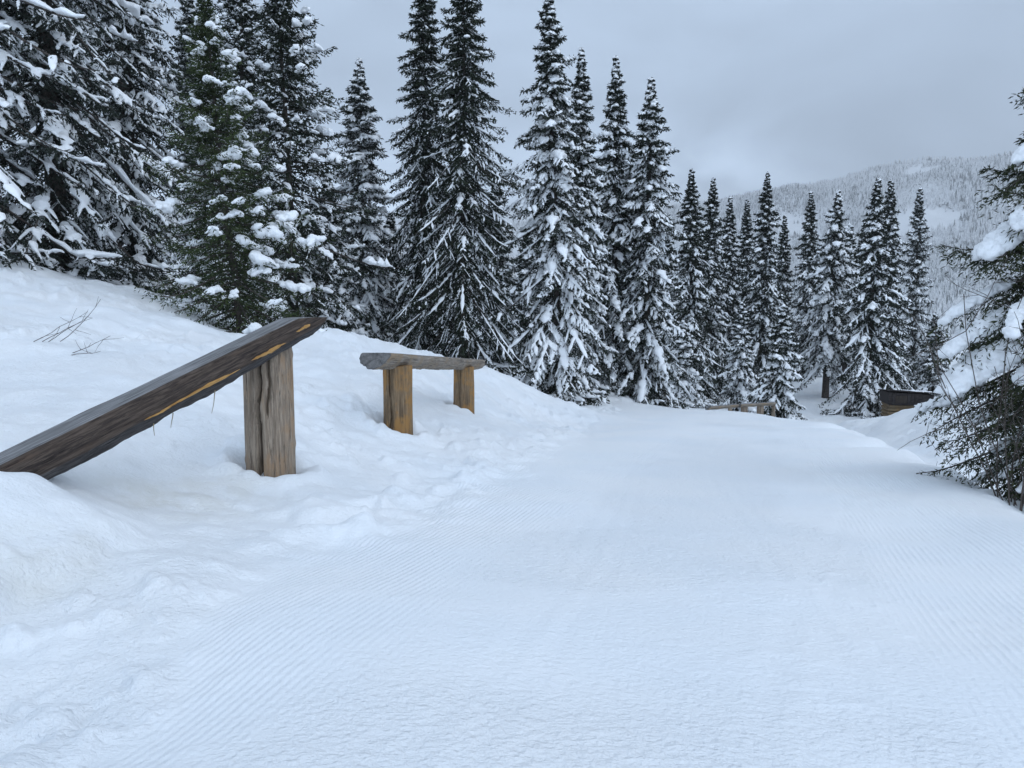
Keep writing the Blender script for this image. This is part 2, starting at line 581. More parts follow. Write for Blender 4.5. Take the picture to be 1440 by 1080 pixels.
def bark_mat():
    m, t, b = new_mat('spruce_bark')
    tcn = t.nodes.new('ShaderNodeTexCoord')
    n = noise_n(t, tcn.outputs['Object'], 9.0, 5, 0.7)
    c = mixc(t, maprange(t, n, 0.35, 0.65, 0, 1), (0.022, 0.018, 0.016), (0.085, 0.068, 0.058))
    t.links.new(c, b.inputs['Base Color'])
    b.inputs['Roughness'].default_value = 0.9
    bp = t.nodes.new('ShaderNodeBump')
    bp.inputs['Strength'].default_value = 0.6
    bp.inputs['Distance'].default_value = 0.02
    t.links.new(n, bp.inputs['Height'])
    t.links.new(bp.outputs[0], b.inputs['Normal'])
    return m


def wood_mat(name, dark, mid, light, warm=None, warm_amt=0.0, grain=40.0, axis=2):
    """weathered timber, grain running along the given local axis"""
    m, t, b = new_mat(name)
    tcn = t.nodes.new('ShaderNodeTexCoord')
    P = tcn.outputs['Object']
    mpn = t.nodes.new('ShaderNodeMapping')
    sc = [1.0, 1.0, 1.0]
    sc[axis] = 0.07
    mpn.inputs['Scale'].default_value = sc
    t.links.new(P, mpn.inputs[0])
    G = mpn.outputs[0]
    g = noise_n(t, G, grain, 6, 0.7, 0.5)
    g2 = noise_n(t, G, grain * 0.25, 4, 0.6, 0.8)
    pn = noise_n(t, P, 2.6, 4, 0.6)
    c = mixc(t, maprange(t, g2, 0.3, 0.7, 0, 1), dark, mid)
    c = mixc(t, math_n(t, 'MULTIPLY', maprange(t, g, 0.42, 0.66, 0, 1), 0.75), c, light)
    if warm is not None:
        w = maprange(t, math_n(t, 'ADD', math_n(t, 'MULTIPLY', pn, 0.7), math_n(t, 'MULTIPLY', g2, 0.4)), 0.62 - warm_amt * 0.3, 0.75 - warm_amt * 0.3, 0, 1)
        c = mixc(t, math_n(t, 'MULTIPLY', w, 0.8), c, warm)
    # dark checks following the grain
    ck = maprange(t, noise_n(t, G, grain * 0.8, 4, 0.6, 0.2), 0.33, 0.40, 0.7, 0.0)
    c = mixc(t, ck, c, tuple(v * 0.35 for v in dark))
    t.links.new(c, b.inputs['Base Color'])
    b.inputs['Roughness'].default_value = 0.82
    b.inputs['Specular IOR Level'].default_value = 0.25
    bp = t.nodes.new('ShaderNodeBump')
    bp.inputs['Strength'].default_value = 0.7
    bp.inputs['Distance'].default_value = 0.012
    t.links.new(math_n(t, 'SUBTRACT', g, ck), bp.inputs['Height'])
    t.links.new(bp.outputs[0], b.inputs['Normal'])
    return m


M_GROUND = snow_ground_mat()
M_SNOW = snow_mat('tree_snow', (0.92, 0.935, 0.95))
M_SNOW_SOFT = snow_mat('piled_snow', (0.90, 0.915, 0.93), 14.0, 0.006)
M_BARK = bark_mat()
M_NEEDLE = {
    'dark': needle_mat('needles_dark', (0.008, 0.013, 0.009), (0.024, 0.033, 0.018), 0.02),
    'green': needle_mat('needles_green', (0.015, 0.026, 0.011), (0.060, 0.080, 0.026), 0.02),
    'near': needle_mat('needles_near', (0.011, 0.017, 0.009), (0.052, 0.060, 0.024), 0.02),
    'frost': needle_mat('needles_frosted', (0.010, 0.015, 0.012), (0.030, 0.038, 0.028), 0.16),
    'mid': needle_mat('needles_snowy', (0.009, 0.014, 0.010), (0.026, 0.034, 0.022), 0.06),
}
M_POST = wood_mat('weathered_post', (0.15, 0.115, 0.086), (0.28, 0.218, 0.163), (0.45, 0.37, 0.29), (0.34, 0.22, 0.13), 0.2, 60.0)
M_POST_W = wood_mat('amber_post', (0.10, 0.068, 0.042), (0.21, 0.14, 0.082), (0.33, 0.24, 0.15), (0.36, 0.19, 0.06), 0.35)
M_BEAM = wood_mat('dark_beam', (0.026, 0.020, 0.018), (0.066, 0.048, 0.038), (0.135, 0.103, 0.082), (0.10, 0.068, 0.05), 0.05, 55.0, 0)
M_BEAM_BARK = wood_mat('dark_split_side', (0.022, 0.020, 0.021), (0.050, 0.045, 0.044), (0.12, 0.112, 0.11), None, 0, 46.0, 0)
M_BEAM_TOP = wood_mat('grey_sawn_top', (0.13, 0.13, 0.13), (0.21, 0.21, 0.215), (0.32, 0.32, 0.33), None, 0, 40.0, 0)
M_BEAM_G = wood_mat('grey_beam', (0.13, 0.108, 0.086), (0.24, 0.20, 0.162), (0.40, 0.35, 0.295), (0.27, 0.195, 0.12), 0.25, 42.0, 0)
M_BEAM_END = wood_mat('grey_log_end', (0.08, 0.078, 0.078), (0.13, 0.127, 0.125), (0.20, 0.195, 0.19), None, 0, 20.0, 0)
M_SPLIT = wood_mat('fresh_split_wood', (0.30, 0.15, 0.045), (0.48, 0.26, 0.08), (0.60, 0.38, 0.16), None, 0, 60.0, 0)
M_CHAR = wood_mat('dark_knot', (0.02, 0.016, 0.013), (0.04, 0.03, 0.025), (0.06, 0.05, 0.04))
M_TWIG = wood_mat('bare_twig', (0.05, 0.04, 0.035), (0.09, 0.075, 0.065), (0.15, 0.13, 0.115))
M_STRAW = wood_mat('dry_straw', (0.16, 0.12, 0.07), (0.30, 0.24, 0.15), (0.42, 0.36, 0.25))
M_HUT_DARK = wood_mat('hut_dark_boards', (0.012, 0.010, 0.010), (0.028, 0.023, 0.022), (0.06, 0.052, 0.05), None, 0, 18.0, 0)
M_HUT_TAN = wood_mat('hut_log_base', (0.085, 0.062, 0.04), (0.17, 0.125, 0.075), (0.27, 0.21, 0.13), (0.2, 0.13, 0.06), 0.3, 14.0, 0)

# ------------------------------------------------------------------ ground sheet
CX, CY = 0.0, -1.2
th_d = np.linspace(-R_(46), R_(46), 900)
th_s = np.linspace(R_(46), 2 * math.pi - R_(46), 90)[1:-1]
theta = np.concatenate([th_d, th_s])
rad = np.concatenate([[0.4, 0.9, 1.5, 2.1], np.geomspace(2.6, 95, 620), np.geomspace(97, 1200, 60)])
TT, RR = np.meshgrid(theta, rad)
gx = CX + RR * np.sin(TT)
gy = CY + RR * np.cos(TT)
zz = ground(gx.ravel(), gy.ravel())
verts = np.stack([gx.ravel(), gy.ravel(), zz], -1)
nth, nr = len(theta), len(rad)
i0 = np.arange(nr - 1)[:, None] * nth
j0 = np.arange(nth)[None]
j1 = (j0 + 1) % nth
quads = np.stack([i0 + j0, i0 + nth + j0, i0 + nth + j1, i0 + j1], -1).reshape(-1, 4)
cidx = len(verts)
verts = np.concatenate([verts, [[CX, CY, float(zz[:nth].mean())]]])
fan = np.stack([np.full(nth, cidx), np.arange(nth), (np.arange(nth) + 1) % nth], -1)
quads = quads[:, ::-1]
fan = fan[:, ::-1]
me = new_mesh('snow_ground', verts, [quads, fan], M_GROUND, True)
xa, ya = verts[:, 0], verts[:, 1]
pm, ss, uu = piste_mask(xa, ya)
warp = 0.35 * fbm(xa / 2.5, ya / 2.5, 2, 80)
uw = uu + warp
cord = np.maximum(sstep(-3.6, -3.0, uw) * sstep(-1.2, -1.9, uw), sstep(0.55, 1.0, uw) * sstep(2.9, 2.3, uw))
cord = np.maximum(cord, 0.10)
cord *= pm * sstep(1.8, 2.6, ya)
rough = np.where(pm > 0, 1 - 0.85 * cord, 1.0) * (0.35 + 0.65 * sstep(-0.15, 0.2, fbm(xa / 1.8, ya / 1.8, 3, 90)))
rough = np.maximum(rough * (0.75 + 0.25 * (1 - pm)), 0.25 * (1 - cord))


def blob(px, py, d, sx, sy):
    p = at(px, py, d)
    return np.exp(-(((xa - p[0]) / sx) ** 2 + ((ya - p[1]) / sy) ** 2))


stain = 0.55 * blob(225, 702, 6.2, 0.55, 0.45) + 0.35 * blob(330, 690, 6.9, 0.5, 0.4) + 0.45 * blob(70, 830, 4.35, 0.3, 0.45) + \
    0.3 * blob(230, 420, 20, 2.5, 1.5) + 0.15 * blob(1180, 590, 50, 2.5, 6)
for nm, v in (('cord', cord), ('rough', rough), ('stain', np.clip(stain, 0, 1))):
    a = me.attributes.new(nm, 'FLOAT', 'POINT')
    a.data.foreach_set('value', v.astype(np.float32))
ground_o = link('snow_ground', me)
tag(ground_o, kind='structure')

# ------------------------------------------------------------------ far mountain and its forest
A0, A1 = -1.6, 1.9
RIDGE_A = np.array([-1.6, -0.6, -0.2, 0.05, 0.17, 0.27, 0.38, 0.46, 0.53, 0.62, 0.75, 1.0, 1.9])
RIDGE_E = np.array([0.13, 0.13, 0.13, 0.135, 0.140, 0.150, 0.163, 0.185, 0.197, 0.200, 0.21, 0.22, 0.2])


def mountain_z(a, y):
    e = np.interp(a, RIDGE_A, RIDGE_E)
    yr = 2300 + 900 * sstep(0.62, 0.15, a)
    zr = e * yr
    x = a * y
    t = np.clip((y - 560) / (yr - 560), 0, 1)
    prof = t ** 1.25
    z = -130 + (zr + 130) * prof
    over = np.maximum(y - yr, 0)
    z = z - 0.25 * over
    n = fbm(x / 420, y / 500, 4, 201)
    n2 = np.abs(fbm(x / 230 + y / 900, y / 1500, 3, 202))
    z = z + (70 * n - 55 * n2) * sstep(0.03, 0.35, t) * (1 - 0.6 * sstep(0.85, 1.0, t))
    return z


na, ny = 420, 170
aa = np.linspace(A0, A1, na)
yy = np.concatenate([np.linspace(520, 2900, 130), np.linspace(2950, 4600, 40)])
AA, YY = np.meshgrid(aa, yy)
mz = mountain_z(AA.ravel(), YY.ravel())
mv = np.stack([(AA * YY).ravel(), YY.ravel(), mz], -1)
i0 = (np.arange(ny - 1)[:, None] * na + np.arange(na - 1)[None]).reshape(-1)
mq = np.stack([i0, i0 + 1, i0 + na + 1, i0 + na], -1)
M_MOUNT = snow_mat('mountain_snow', (0.84, 0.865, 0.89), 0.02, 6.0)
mo = link('mountain', new_mesh('mountain', mv, mq, M_MOUNT))
tag(mo, kind='structure')


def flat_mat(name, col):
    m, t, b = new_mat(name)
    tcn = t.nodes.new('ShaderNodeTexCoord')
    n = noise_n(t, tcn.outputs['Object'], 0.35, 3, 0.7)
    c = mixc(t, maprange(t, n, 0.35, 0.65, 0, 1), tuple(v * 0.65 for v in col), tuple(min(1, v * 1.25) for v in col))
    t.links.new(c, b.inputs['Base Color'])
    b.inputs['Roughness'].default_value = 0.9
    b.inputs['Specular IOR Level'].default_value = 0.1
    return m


rng = np.random.default_rng(5)
nt_ = 100000
fa = rng.uniform(-0.05, 0.95, nt_)
fy = np.sqrt(rng.uniform(620 ** 2, 2900 ** 2, nt_))
fx = fa * fy
dens = fbm(fx / 170, fy / 260, 4, 301)
dens2 = fbm(fx / 60 + fy / 400, fy / 420, 3, 302)
keep = (dens > -0.48 + 0.15 * rng.random(nt_)) & (np.abs(dens2) > 0.022 + 0.05 * sstep(0.3, 0.05, fa))
keep &= rng.random(nt_) < (0.95 - 0.75 * sstep(0.34, 0.12, fa))
fa, fy, fx = fa[keep], fy[keep], fx[keep]
fz = mountain_z(fa, fy)
nn = len(fx)
hh = rng.uniform(9, 20, nn) * (0.75 + 0.9 * np.maximum(0, fbm(fx / 90, fy / 120, 3, 305) + 0.35))
rr = hh * rng.uniform(0.13, 0.2, nn)
S = 6
ang = np.arange(S) / S * 2 * math.pi
base = []
V, F, MI = [], [], []
tiers = [(0.06, 0.62, 1.0), (0.40, 1.0, 0.66)]
off = 0
for (zb, zt, rs) in tiers:
    ph = rng.uniform(0, 6.28, nn)
    jag = rng.uniform(0.65, 1.25, (nn, S))
    ring = np.stack([fx[:, None] + np.cos(ang + ph[:, None]) * rr[:, None] * rs * jag,
                     fy[:, None] + np.sin(ang + ph[:, None]) * rr[:, None] * rs * jag,
                     fz[:, None] + hh[:, None] * (zb + rng.uniform(-0.06, 0.06, (nn, S)))], -1)
    tip = np.stack([fx, fy, fz + hh * zt], -1)[:, None]
    vv = np.concatenate([ring, tip], 1).reshape(-1, 3)
    b0i = off + np.arange(nn)[:, None] * (S + 1)
    ff = np.stack([b0i + np.arange(S), b0i + (np.arange(S) + 1) % S, b0i + S + np.zeros(S, int)], -1).reshape(-1, 3)
    V.append(vv)
    F.append(ff)
    lightness = rng.random((nn, 1)) * 0.45 + rng.random((nn, S)) * 0.6 + 0.35 * fbm(fx / 130, fy / 200, 3, 306)[:, None] + 0.08
    MI.append(np.where(lightness > 0.40, 0, 1).ravel())
    off += len(vv)
M_FF = flat_mat('far_frosted_forest', (0.82, 0.85, 0.88))
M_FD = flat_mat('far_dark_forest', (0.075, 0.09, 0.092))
fo = link('mountain_forest', new_mesh('mountain_forest', np.concatenate(V), np.concatenate(F), [M_FF, M_FD], False, np.concatenate(MI)))
tag(fo, 'frosted conifer forest covering the far mountainside across the valley', 'forest', kind='stuff')

# ------------------------------------------------------------------ spruces


def nrm(v):
    return v / (np.linalg.norm(v, axis=-1, keepdims=True) + 1e-9)


def tubes(P, Rad, sides=5):
    """P (n,K,3) paths, Rad (n,K) -> verts, quads"""
    n, K, _ = P.shape
    T = nrm(np.gradient(P, axis=1))
    up = np.tile(np.array([0.02, 0.03, 1.0]), (n, K, 1))
    up[np.abs(T[..., 2]) > 0.95] = (1, 0.1, 0)
    A = nrm(np.cross(T, up))
    B = np.cross(A, T)
    a = np.arange(sides) / sides * 2 * math.pi
    v = P[:, :, None] + Rad[:, :, None, None] * (np.cos(a)[None, None, :, None] * A[:, :, None] + np.sin(a)[None, None, :, None] * B[:, :, None])
    base = (np.arange(n)[:, None, None] * K + np.arange(K - 1)[None, :, None]) * sides
    j = np.arange(sides)[None, None]
    j2 = (j + 1) % sides
    q = np.stack([base + j, base + j2, base + sides + j2, base + sides + j], -1).reshape(-1, 4)
    return v.reshape(-1, 3), q


CROSS = [(1.0, 0.0), (0.75, 0.62), (0.0, 1.0), (-0.75, 0.62), (-1.0, 0.0), (0.0, -0.45)]


def snow_strips(P, Wd, Ht, rng, jit=0.16):
    """lumpy snow ridges lying along paths: P (n,K,3), Wd, Ht (n,K)"""
    n, K, _ = P.shape
    T = nrm(np.gradient(P, axis=1))
    side = np.cross(T, np.array([0, 0, 1.0]))
    side = nrm(side + np.array([1e-4, 0, 0]))
    upn = np.cross(side, T)
    upn = nrm(upn * 0.75 + np.array([0, 0, 0.35]))
    c = np.array(CROSS)
    C = len(c)
    jw = 1 + jit * rng.standard_normal((n, K, C))
    jw = np.clip(jw, 0.5, 1.6)
    v = P[:, :, None] + (side[:, :, None] * (c[:, 0] * jw)[..., None] * Wd[:, :, None, None] +
                         upn[:, :, None] * (c[:, 1] * jw)[..., None] * Ht[:, :, None, None])
    base = (np.arange(n)[:, None, None] * K + np.arange(K - 1)[None, :, None]) * C
    j = np.arange(C)[None, None]
    j2 = (j + 1) % C
    q = np.stack([base + j, base + C + j, base + C + j2, base + j2], -1).reshape(-1, 4)
    # end caps as two quads each
    e0 = np.arange(n)[:, None] * K * C
    e1 = e0 + (K - 1) * C
    caps = np.concatenate([e0 + np.array([[0, 1, 2, 3]]), e0 + np.array([[0, 3, 4, 5]]),
                           e1 + np.array([[3, 2, 1, 0]]), e1 + np.array([[5, 4, 3, 0]])], 0)
    return v.reshape(-1, 3), np.concatenate([q, caps], 0)


def cat(vl, fl):
    off, F = 0, []
    for v, f in zip(vl, fl):
        F.append(f + off)
        off += len(v)
    return np.concatenate(vl), F


STYLES = {
    #          needles  br/m  pw   top_el bot_el sag   M  N  shoot(l,w)      snow p, w, twig p, dust, bare
    'giant':   dict(nd='frost', bm=17, pw=2.6, te=5, be=-30, sag=0.35, M=13, N=8, sl=0.15, sw=0.024, sp=0.92, sn=0.108, tp=0.27, dust=0.36, bare=0.0, tw=0.34),
    'young':   dict(nd='green', bm=30, pw=1.15, te=20, be=-16, sag=0.22, M=13, N=8, sl=0.10, sw=0.014, sp=0.0, sn=0.10, tp=0.0, dust=0.17, bare=0.0, tw=0.42),
    'popcorn': dict(nd='dark', bm=15, pw=2.3, te=18, be=-22, sag=0.30, M=12, N=7, sl=0.15, sw=0.026, sp=0.9, sn=0.13, tp=0.16, dust=0.12, bare=0.0, tw=0.36, short=True),
    'frost':   dict(nd='frost', bm=14, pw=2.0, te=-5, be=-28, sag=0.35, M=12, N=6, sl=0.19, sw=0.032, sp=0.9, sn=0.135, tp=0.5, dust=0.3, bare=0.0, tw=0.36),
    'dark':    dict(nd='dark', bm=16, pw=2.3, te=-12, be=-46, sag=0.42, M=13, N=7, sl=0.18, sw=0.027, sp=0.8, sn=0.062, tp=0.26, dust=0.07, bare=0.0, tw=0.30),
    'streak':  dict(nd='mid', bm=14, pw=2.3, te=-14, be=-42, sag=0.40, M=13, N=7, sl=0.18, sw=0.028, sp=0.95, sn=0.135, tp=0.48, dust=0.14, bare=0.0, tw=0.36),
    'column':  dict(nd='mid', bm=14, pw=3.0, te=-14, be=-38, sag=0.40, M=12, N=6, sl=0.18, sw=0.030, sp=0.85, sn=0.125, tp=0.34, dust=0.12, bare=0.0, tw=0.38),
    'mid':     dict(nd='mid', bm=13, pw=1.75, te=-14, be=-40, sag=0.40, M=10, N=6, sl=0.22, sw=0.040, sp=0.95, sn=0.125, tp=0.45, dust=0.14, bare=0.0, tw=0.36),
    'small':   dict(nd='mid', bm=18, pw=1.5, te=-6, be=-38, sag=0.34, M=10, N=6, sl=0.16, sw=0.028, sp=0.95, sn=0.125, tp=0.6, dust=0.26, bare=0.0, tw=0.36),
    'bare':    dict(nd='mid', bm=12, pw=2.1, te=-14, be=-40, sag=0.40, M=10, N=6, sl=0.22, sw=0.038, sp=0.95, sn=0.15, tp=0.45, dust=0.14, bare=0.17, tw=0.36),
    'sparse':  dict(nd='frost', bm=10, pw=1.9, te=8, be=-34, sag=0.38, M=9, N=5, sl=0.22, sw=0.034, sp=0.95, sn=0.13, tp=0.6, dust=0.25, bare=0.0, tw=0.34),
    'far':     dict(nd='frost', bm=10, pw=2.2, te=8, be=-38, sag=0.38, M=9, N=5, sl=0.28, sw=0.050, sp=0.9, sn=0.17, tp=0.42, dust=0.25, bare=0.0, tw=0.36),
}


def branch_set(rng, H, R, S, lean):
    bare = S['bare']
    nb = int(H * (1 - bare) * S['bm'])
    # whorls with scatter
    q = np.sort((np.arange(nb) + rng.uniform(-0.5, 0.5, nb)) / nb)
    q = np.clip(q, 0, 0.995)
    q = q ** 0.93
    t = bare + (1 - bare) * q
    L = R * (1 - q ** S['pw']) * rng.uniform(0.45, 1.15, nb) * (0.45 + 0.55 * sstep(1.0, 0.86, q)) + 0.05 + 0.06 * rng.random(nb)
    # clumpy outline: some azimuth/height sectors bulge
    phi = np.arange(nb) * 2.39996 + rng.uniform(-0.7, 0.7, nb)
    L *= 1 + 0.42 * fbm(phi * 0.8, t * H * 0.55, 2, int(rng.integers(1e4)))
    el = np.radians(S['be'] + (S['te'] - S['be']) * q ** 0.8 + rng.normal(0, 7, nb))
    sag = S['sag'] * (1.05 - 0.75 * q) * rng.uniform(0.7, 1.3, nb)
    K = 8
    s = np.linspace(0, 1, K)
    bend = rng.normal(0, 0.12, nb)
    az = phi[:, None] + bend[:, None] * s[None]
    rad = L[:, None] * s[None]
    zz = t[:, None] * H + L[:, None] * (np.tan(el)[:, None] * s - sag[:, None] * s ** 1.7 + 0.16 * s ** 5)
    zz = np.maximum(zz, 0.06 + 0.10 * rng.random(nb)[:, None])
    P = np.stack([np.cos(az) * rad, np.sin(az) * rad, zz], -1)
    return P, q, L, phi, s


def lerp_path(P, sv):
    """P (n,K,3), sv (n,...) in 0..1 -> points and tangents"""
    n, K, _ = P.shape
    f = np.clip(sv, 0, 0.9999) * (K - 1)
    i = f.astype(int)
    w = (f - i)[..., None]
    idx = np.arange(n).reshape((n,) + (1,) * (sv.ndim - 1))
    a, b = P[idx, i], P[idx, i + 1]
    return a * (1 - w) + b * w, nrm(b - a)


def shoots_mesh(B, D, Ln, Wd, rng, roll=None):
    """leaf shaped needle sprays: bases B, directions D"""
    n = len(B)
    rv = nrm(rng.standard_normal((n, 3)))
    side = nrm(np.cross(D, rv))
    mid = B + D * Ln[:, None] * 0.45
    v = np.stack([B, mid + side * Wd[:, None], B + D * Ln[:, None], mid - side * Wd[:, None]], 1).reshape(-1, 3)
    f = np.arange(n)[:, None] * 4 + np.array([[0, 1, 2, 3]])
    return v, f


def build_spruce(H, R, style, seed, lean=0.0, extra=None):
    S = dict(STYLES[style])
    rng = np.random.default_rng(seed)
    vary = np.random.default_rng(seed + 5000)
    S['sn'] *= vary.uniform(0.8, 1.2)
    S['tp'] *= vary.uniform(0.75, 1.2)
    S['be'] += vary.uniform(-6, 6)
    S['pw'] *= vary.uniform(0.85, 1.15)
    lean = lean + vary.normal(0, 0.008)
    P, q, L, phi, s = branch_set(rng, H, R, S, lean)
    if extra:
        sK = np.linspace(0, 1, 8)
        EP = []
        for (z0, zt_, az_, rc) in extra:
            hz_ = z0 + (zt_ - z0) * sK ** 1.35
            wa = az_ + 0.12 * np.sin(sK * 3 + z0)
            EP.append(np.stack([np.cos(wa) * rc * sK, np.sin(wa) * rc * sK, hz_], -1))
        P = np.concatenate([np.array(EP), P])
        L = np.concatenate([np.array([e[3] * 1.1 for e in extra]), L])
        q = np.concatenate([np.array([e[0] / H for e in extra]), q])
    nb = len(L)
    # trunk and limbs
    zt = np.linspace(-0.5, H, 14)
    r0 = (0.016 if S['bare'] > 0.1 else 0.0105) * H + 0.02
    tp = np.stack([0.04 * np.sin(zt * 0.7 + seed), 0.04 * np.cos(zt * 0.5), zt], -1)[None]
    tr = (r0 * (1 - np.clip(zt, 0, H) / H) ** 0.9 + 0.008)[None]
    tv, tf = tubes(tp, tr, 10)
    bv, bf = tubes(P, (0.006 + 0.010 * L[:, None]) * (1 - 0.8 * s[None]), 4)
    TV, TF = cat([tv, bv], [tf, bf])
    # side twigs
    M, Nn = S['M'], S['N']
    sj = np.linspace(0.10, 0.97, M)[None, :, None] + rng.uniform(-0.04, 0.04, (nb, M, 2))
    B, T = lerp_path(P, sj)                                       # nb,M,2,3
    sgn = np.array([1.0, -1.0])[None, None]
    tl = (S['tw'] * L[:, None, None] * (1.08 - sj) ** 0.75 + 0.07) * rng.uniform(0.6, 1.2, (nb, M, 2))
    tl = np.minimum(tl, 0.85)
    hor = np.stack([T[..., 0], T[..., 1], 0 * T[..., 0]], -1)
    hor = nrm(hor)
    perp = np.stack([-hor[..., 1], hor[..., 0], 0 * hor[..., 0]], -1) * sgn[..., None]
    fw = rng.uniform(0.55, 1.1, (nb, M, 2, 1))
    tdir = nrm(T * fw + perp * 0.85 + np.array([0, 0, -0.22]) + np.array([0, 0, -0.35]) * rng.random((nb, M, 2, 1)) * (1.2 - q)[:, None, None, None])
    # shoots along the twigs, turning down
    kk = (np.arange(Nn) + 0.5) / Nn
    k = kk[None, None, None] + rng.uniform(-0.5, 0.5, (nb, M, 2, Nn)) / Nn
    sb = B[..., None, :] + tdir[..., None, :] * (tl[..., None] * k)[..., None]
    sb[..., 2] -= 0.22 * tl[..., None] * k ** 2
    sd = nrm(tdir[..., None, :] + 0.75 * rng.standard_normal(sb.shape) * np.array([1, 1, 0.6]) + np.array([0, 0, -0.35]))
    kp = rng.random(sb.shape[:-1]) < np.clip(0.35 + 0.65 * tl[..., None] / (0.16 * Nn) * 2.2, 0, 1)
    sb, sd = sb[kp], sd[kp]
    # shoots on the main axis
    Mm = M * 3
    sm = rng.uniform(0.05, 1.0, (nb, Mm))
    mb, mt = lerp_path(P, sm)
    md = nrm(mt + 0.7 * rng.standard_normal(mt.shape))
    # inner foliage along the trunk
    ni = int(H * 110 * R * S.get('inner', 1))
    qi = rng.uniform(S['bare'] + 0.01, 0.97, ni)
    ai = rng.uniform(0, 2 * math.pi, ni)
    ri = 0.05 + rng.uniform(0.0, 0.38, ni) * R * (1 - ((qi - S['bare']) / (1 - S['bare'])) ** S['pw'])
    ib = np.stack([np.cos(ai) * ri, np.sin(ai) * ri, qi * H], -1)
    idr = nrm(np.stack([np.cos(ai), np.sin(ai), -0.5 + 0 * ai], -1) + 0.6 * rng.standard_normal((ni, 3)))
    # top leader
    nl = 40
    lz = H * (1 - rng.uniform(0, 0.05, nl))
    lb = np.stack([0 * lz, 0 * lz, lz], -1)
    ld = nrm(rng.standard_normal((nl, 3)) * np.array([1, 1, 0.4]) + np.array([0, 0, 0.5]))
    SB = np.concatenate([sb.reshape(-1, 3), mb.reshape(-1, 3), ib, lb])
    SD = np.concatenate([sd.reshape(-1, 3), md.reshape(-1, 3), idr, ld])
    n = len(SB)
    tipf = 0.5 + 0.5 * sstep(0.99, 0.88, SB[:, 2] / H)
    sl = S['sl'] * rng.uniform(0.6, 1.35, n) * tipf
    sw = S['sw'] * rng.uniform(0.6, 1.3, n)
    CV, CF = shoots_mesh(SB, SD, sl, sw, rng)
    # snow -----------------------------------------------------------
    vl, fl = [], []
    K = 11
    if S['sp'] > 0:
        reps = 2 if S.get('short') else 1
        for _ in range(reps):
            sel = np.where(rng.random(nb) < S['sp'] * (1.0 if not S.get('short') else 0.6))[0]
            if S.get('short'):
                s0 = rng.uniform(0.35, 0.85, len(sel))
                s1 = s0 + rng.uniform(0.12, 0.3, len(sel))
            else:
                s0 = rng.uniform(0.12, 0.62, len(sel))
                s1 = np.minimum(s0 + rng.uniform(0.25, 0.75, len(sel)), 1.0)
            sv = s0[:, None] + (s1 - s0)[:, None] * np.linspace(0, 1, K)[None]
            pp, _t = lerp_path(P[sel], sv)
            ee = np.sin(np.linspace(0.14, math.pi - 0.14, K)) ** 0.42
            lum = 1 + 0.5 * rng.standard_normal((len(sel), K))
            wid = S['sn'] * rng.uniform(0.5, 1.35, len(sel))[:, None] * ee[None] * np.clip(lum, 0.45, 1.8)
            wid = wid * np.clip(0.5 + 0.45 * L[sel], 0.5, 1.15)[:, None]
            pp[..., 2] += 0.035 + wid * 0.25
            v, f = snow_strips(pp, wid, wid * rng.uniform(0.55, 0.85, (len(sel), 1)), rng)
            vl.append(v)
            fl.append(f)
    if S['tp'] > 0:
        K2 = 5
        sel = rng.random((nb, M, 2)) < S['tp'] * np.clip(rng.uniform(0.2, 1.6, (nb, 1, 1)), 0, 1.3)
        b2, d2, l2 = B[sel], tdir[sel], tl[sel]
        k2 = np.linspace(0.0, 1.0, K2)[None]
        pp = b2[:, None] + d2[:, None] * (l2[:, None] * k2 * rng.uniform(0.6, 1.05, (len(l2), 1)))[..., None]
        pp[..., 2] += 0.03 - 0.22 * l2[:, None] * k2 ** 2
        ee = np.array([0.65, 1.0, 1.0, 0.9, 0.5])
        wid = S['sn'] * 0.56 * rng.uniform(0.5, 1.4, (len(l2), 1)) * ee[None] * np.clip(1 + 0.35 * rng.standard_normal((len(l2), K2)), 0.5, 1.7)
        v, f = snow_strips(pp, wid, wid * 0.75, rng)
        vl.append(v)
        fl.append(f)
    if S['dust'] > 0:
        # little caps of snow caught on single sprays: short, lumpy and flattened
        sel = np.where(rng.random(n) < S['dust'] * 0.5)[0]
        b3, d3 = SB[sel], SD[sel] * np.array([1, 1, 0.6])
        k3 = np.linspace(0.05, 0.95, 3)[None]
        ln3 = sl[sel] * rng.uniform(0.5, 1.0, len(sel))
        pp = b3[:, None] + d3[:, None] * (ln3[:, None] * k3)[..., None]
        pp[..., 2] += 0.02
        wid = (sw[sel] * rng.uniform(0.35, 0.8, len(sel)))[:, None] * np.array([0.6, 1.0, 0.4])[None]
        v, f = snow_strips(pp, wid, wid * 0.6, rng)
        vl.append(v)
        fl.append(f)
    # snow cap on the leader
    lp = np.stack([0 * np.linspace(0, 1, K), 0 * np.linspace(0, 1, K), H * (1 - 0.045 * np.linspace(1, 0, K))], -1)[None] + 0
    SVv, SFf = cat(vl, fl) if vl else (None, None)
    if lean:
        for v in (TV, CV) + ((SVv,) if SVv is not None else ()):
            v[:, 0] += lean * v[:, 2]
    return (TV, TF), (CV, CF), (SVv, SFf), (P, q, L, B, tdir, tl)


LUMP_A = bpy.data.textures.new('lumps_coarse', 'CLOUDS')
LUMP_A.noise_scale = 0.16
LUMP_B = bpy.data.textures.new('lumps_fine', 'CLOUDS')
LUMP_B.noise_scale = 0.05


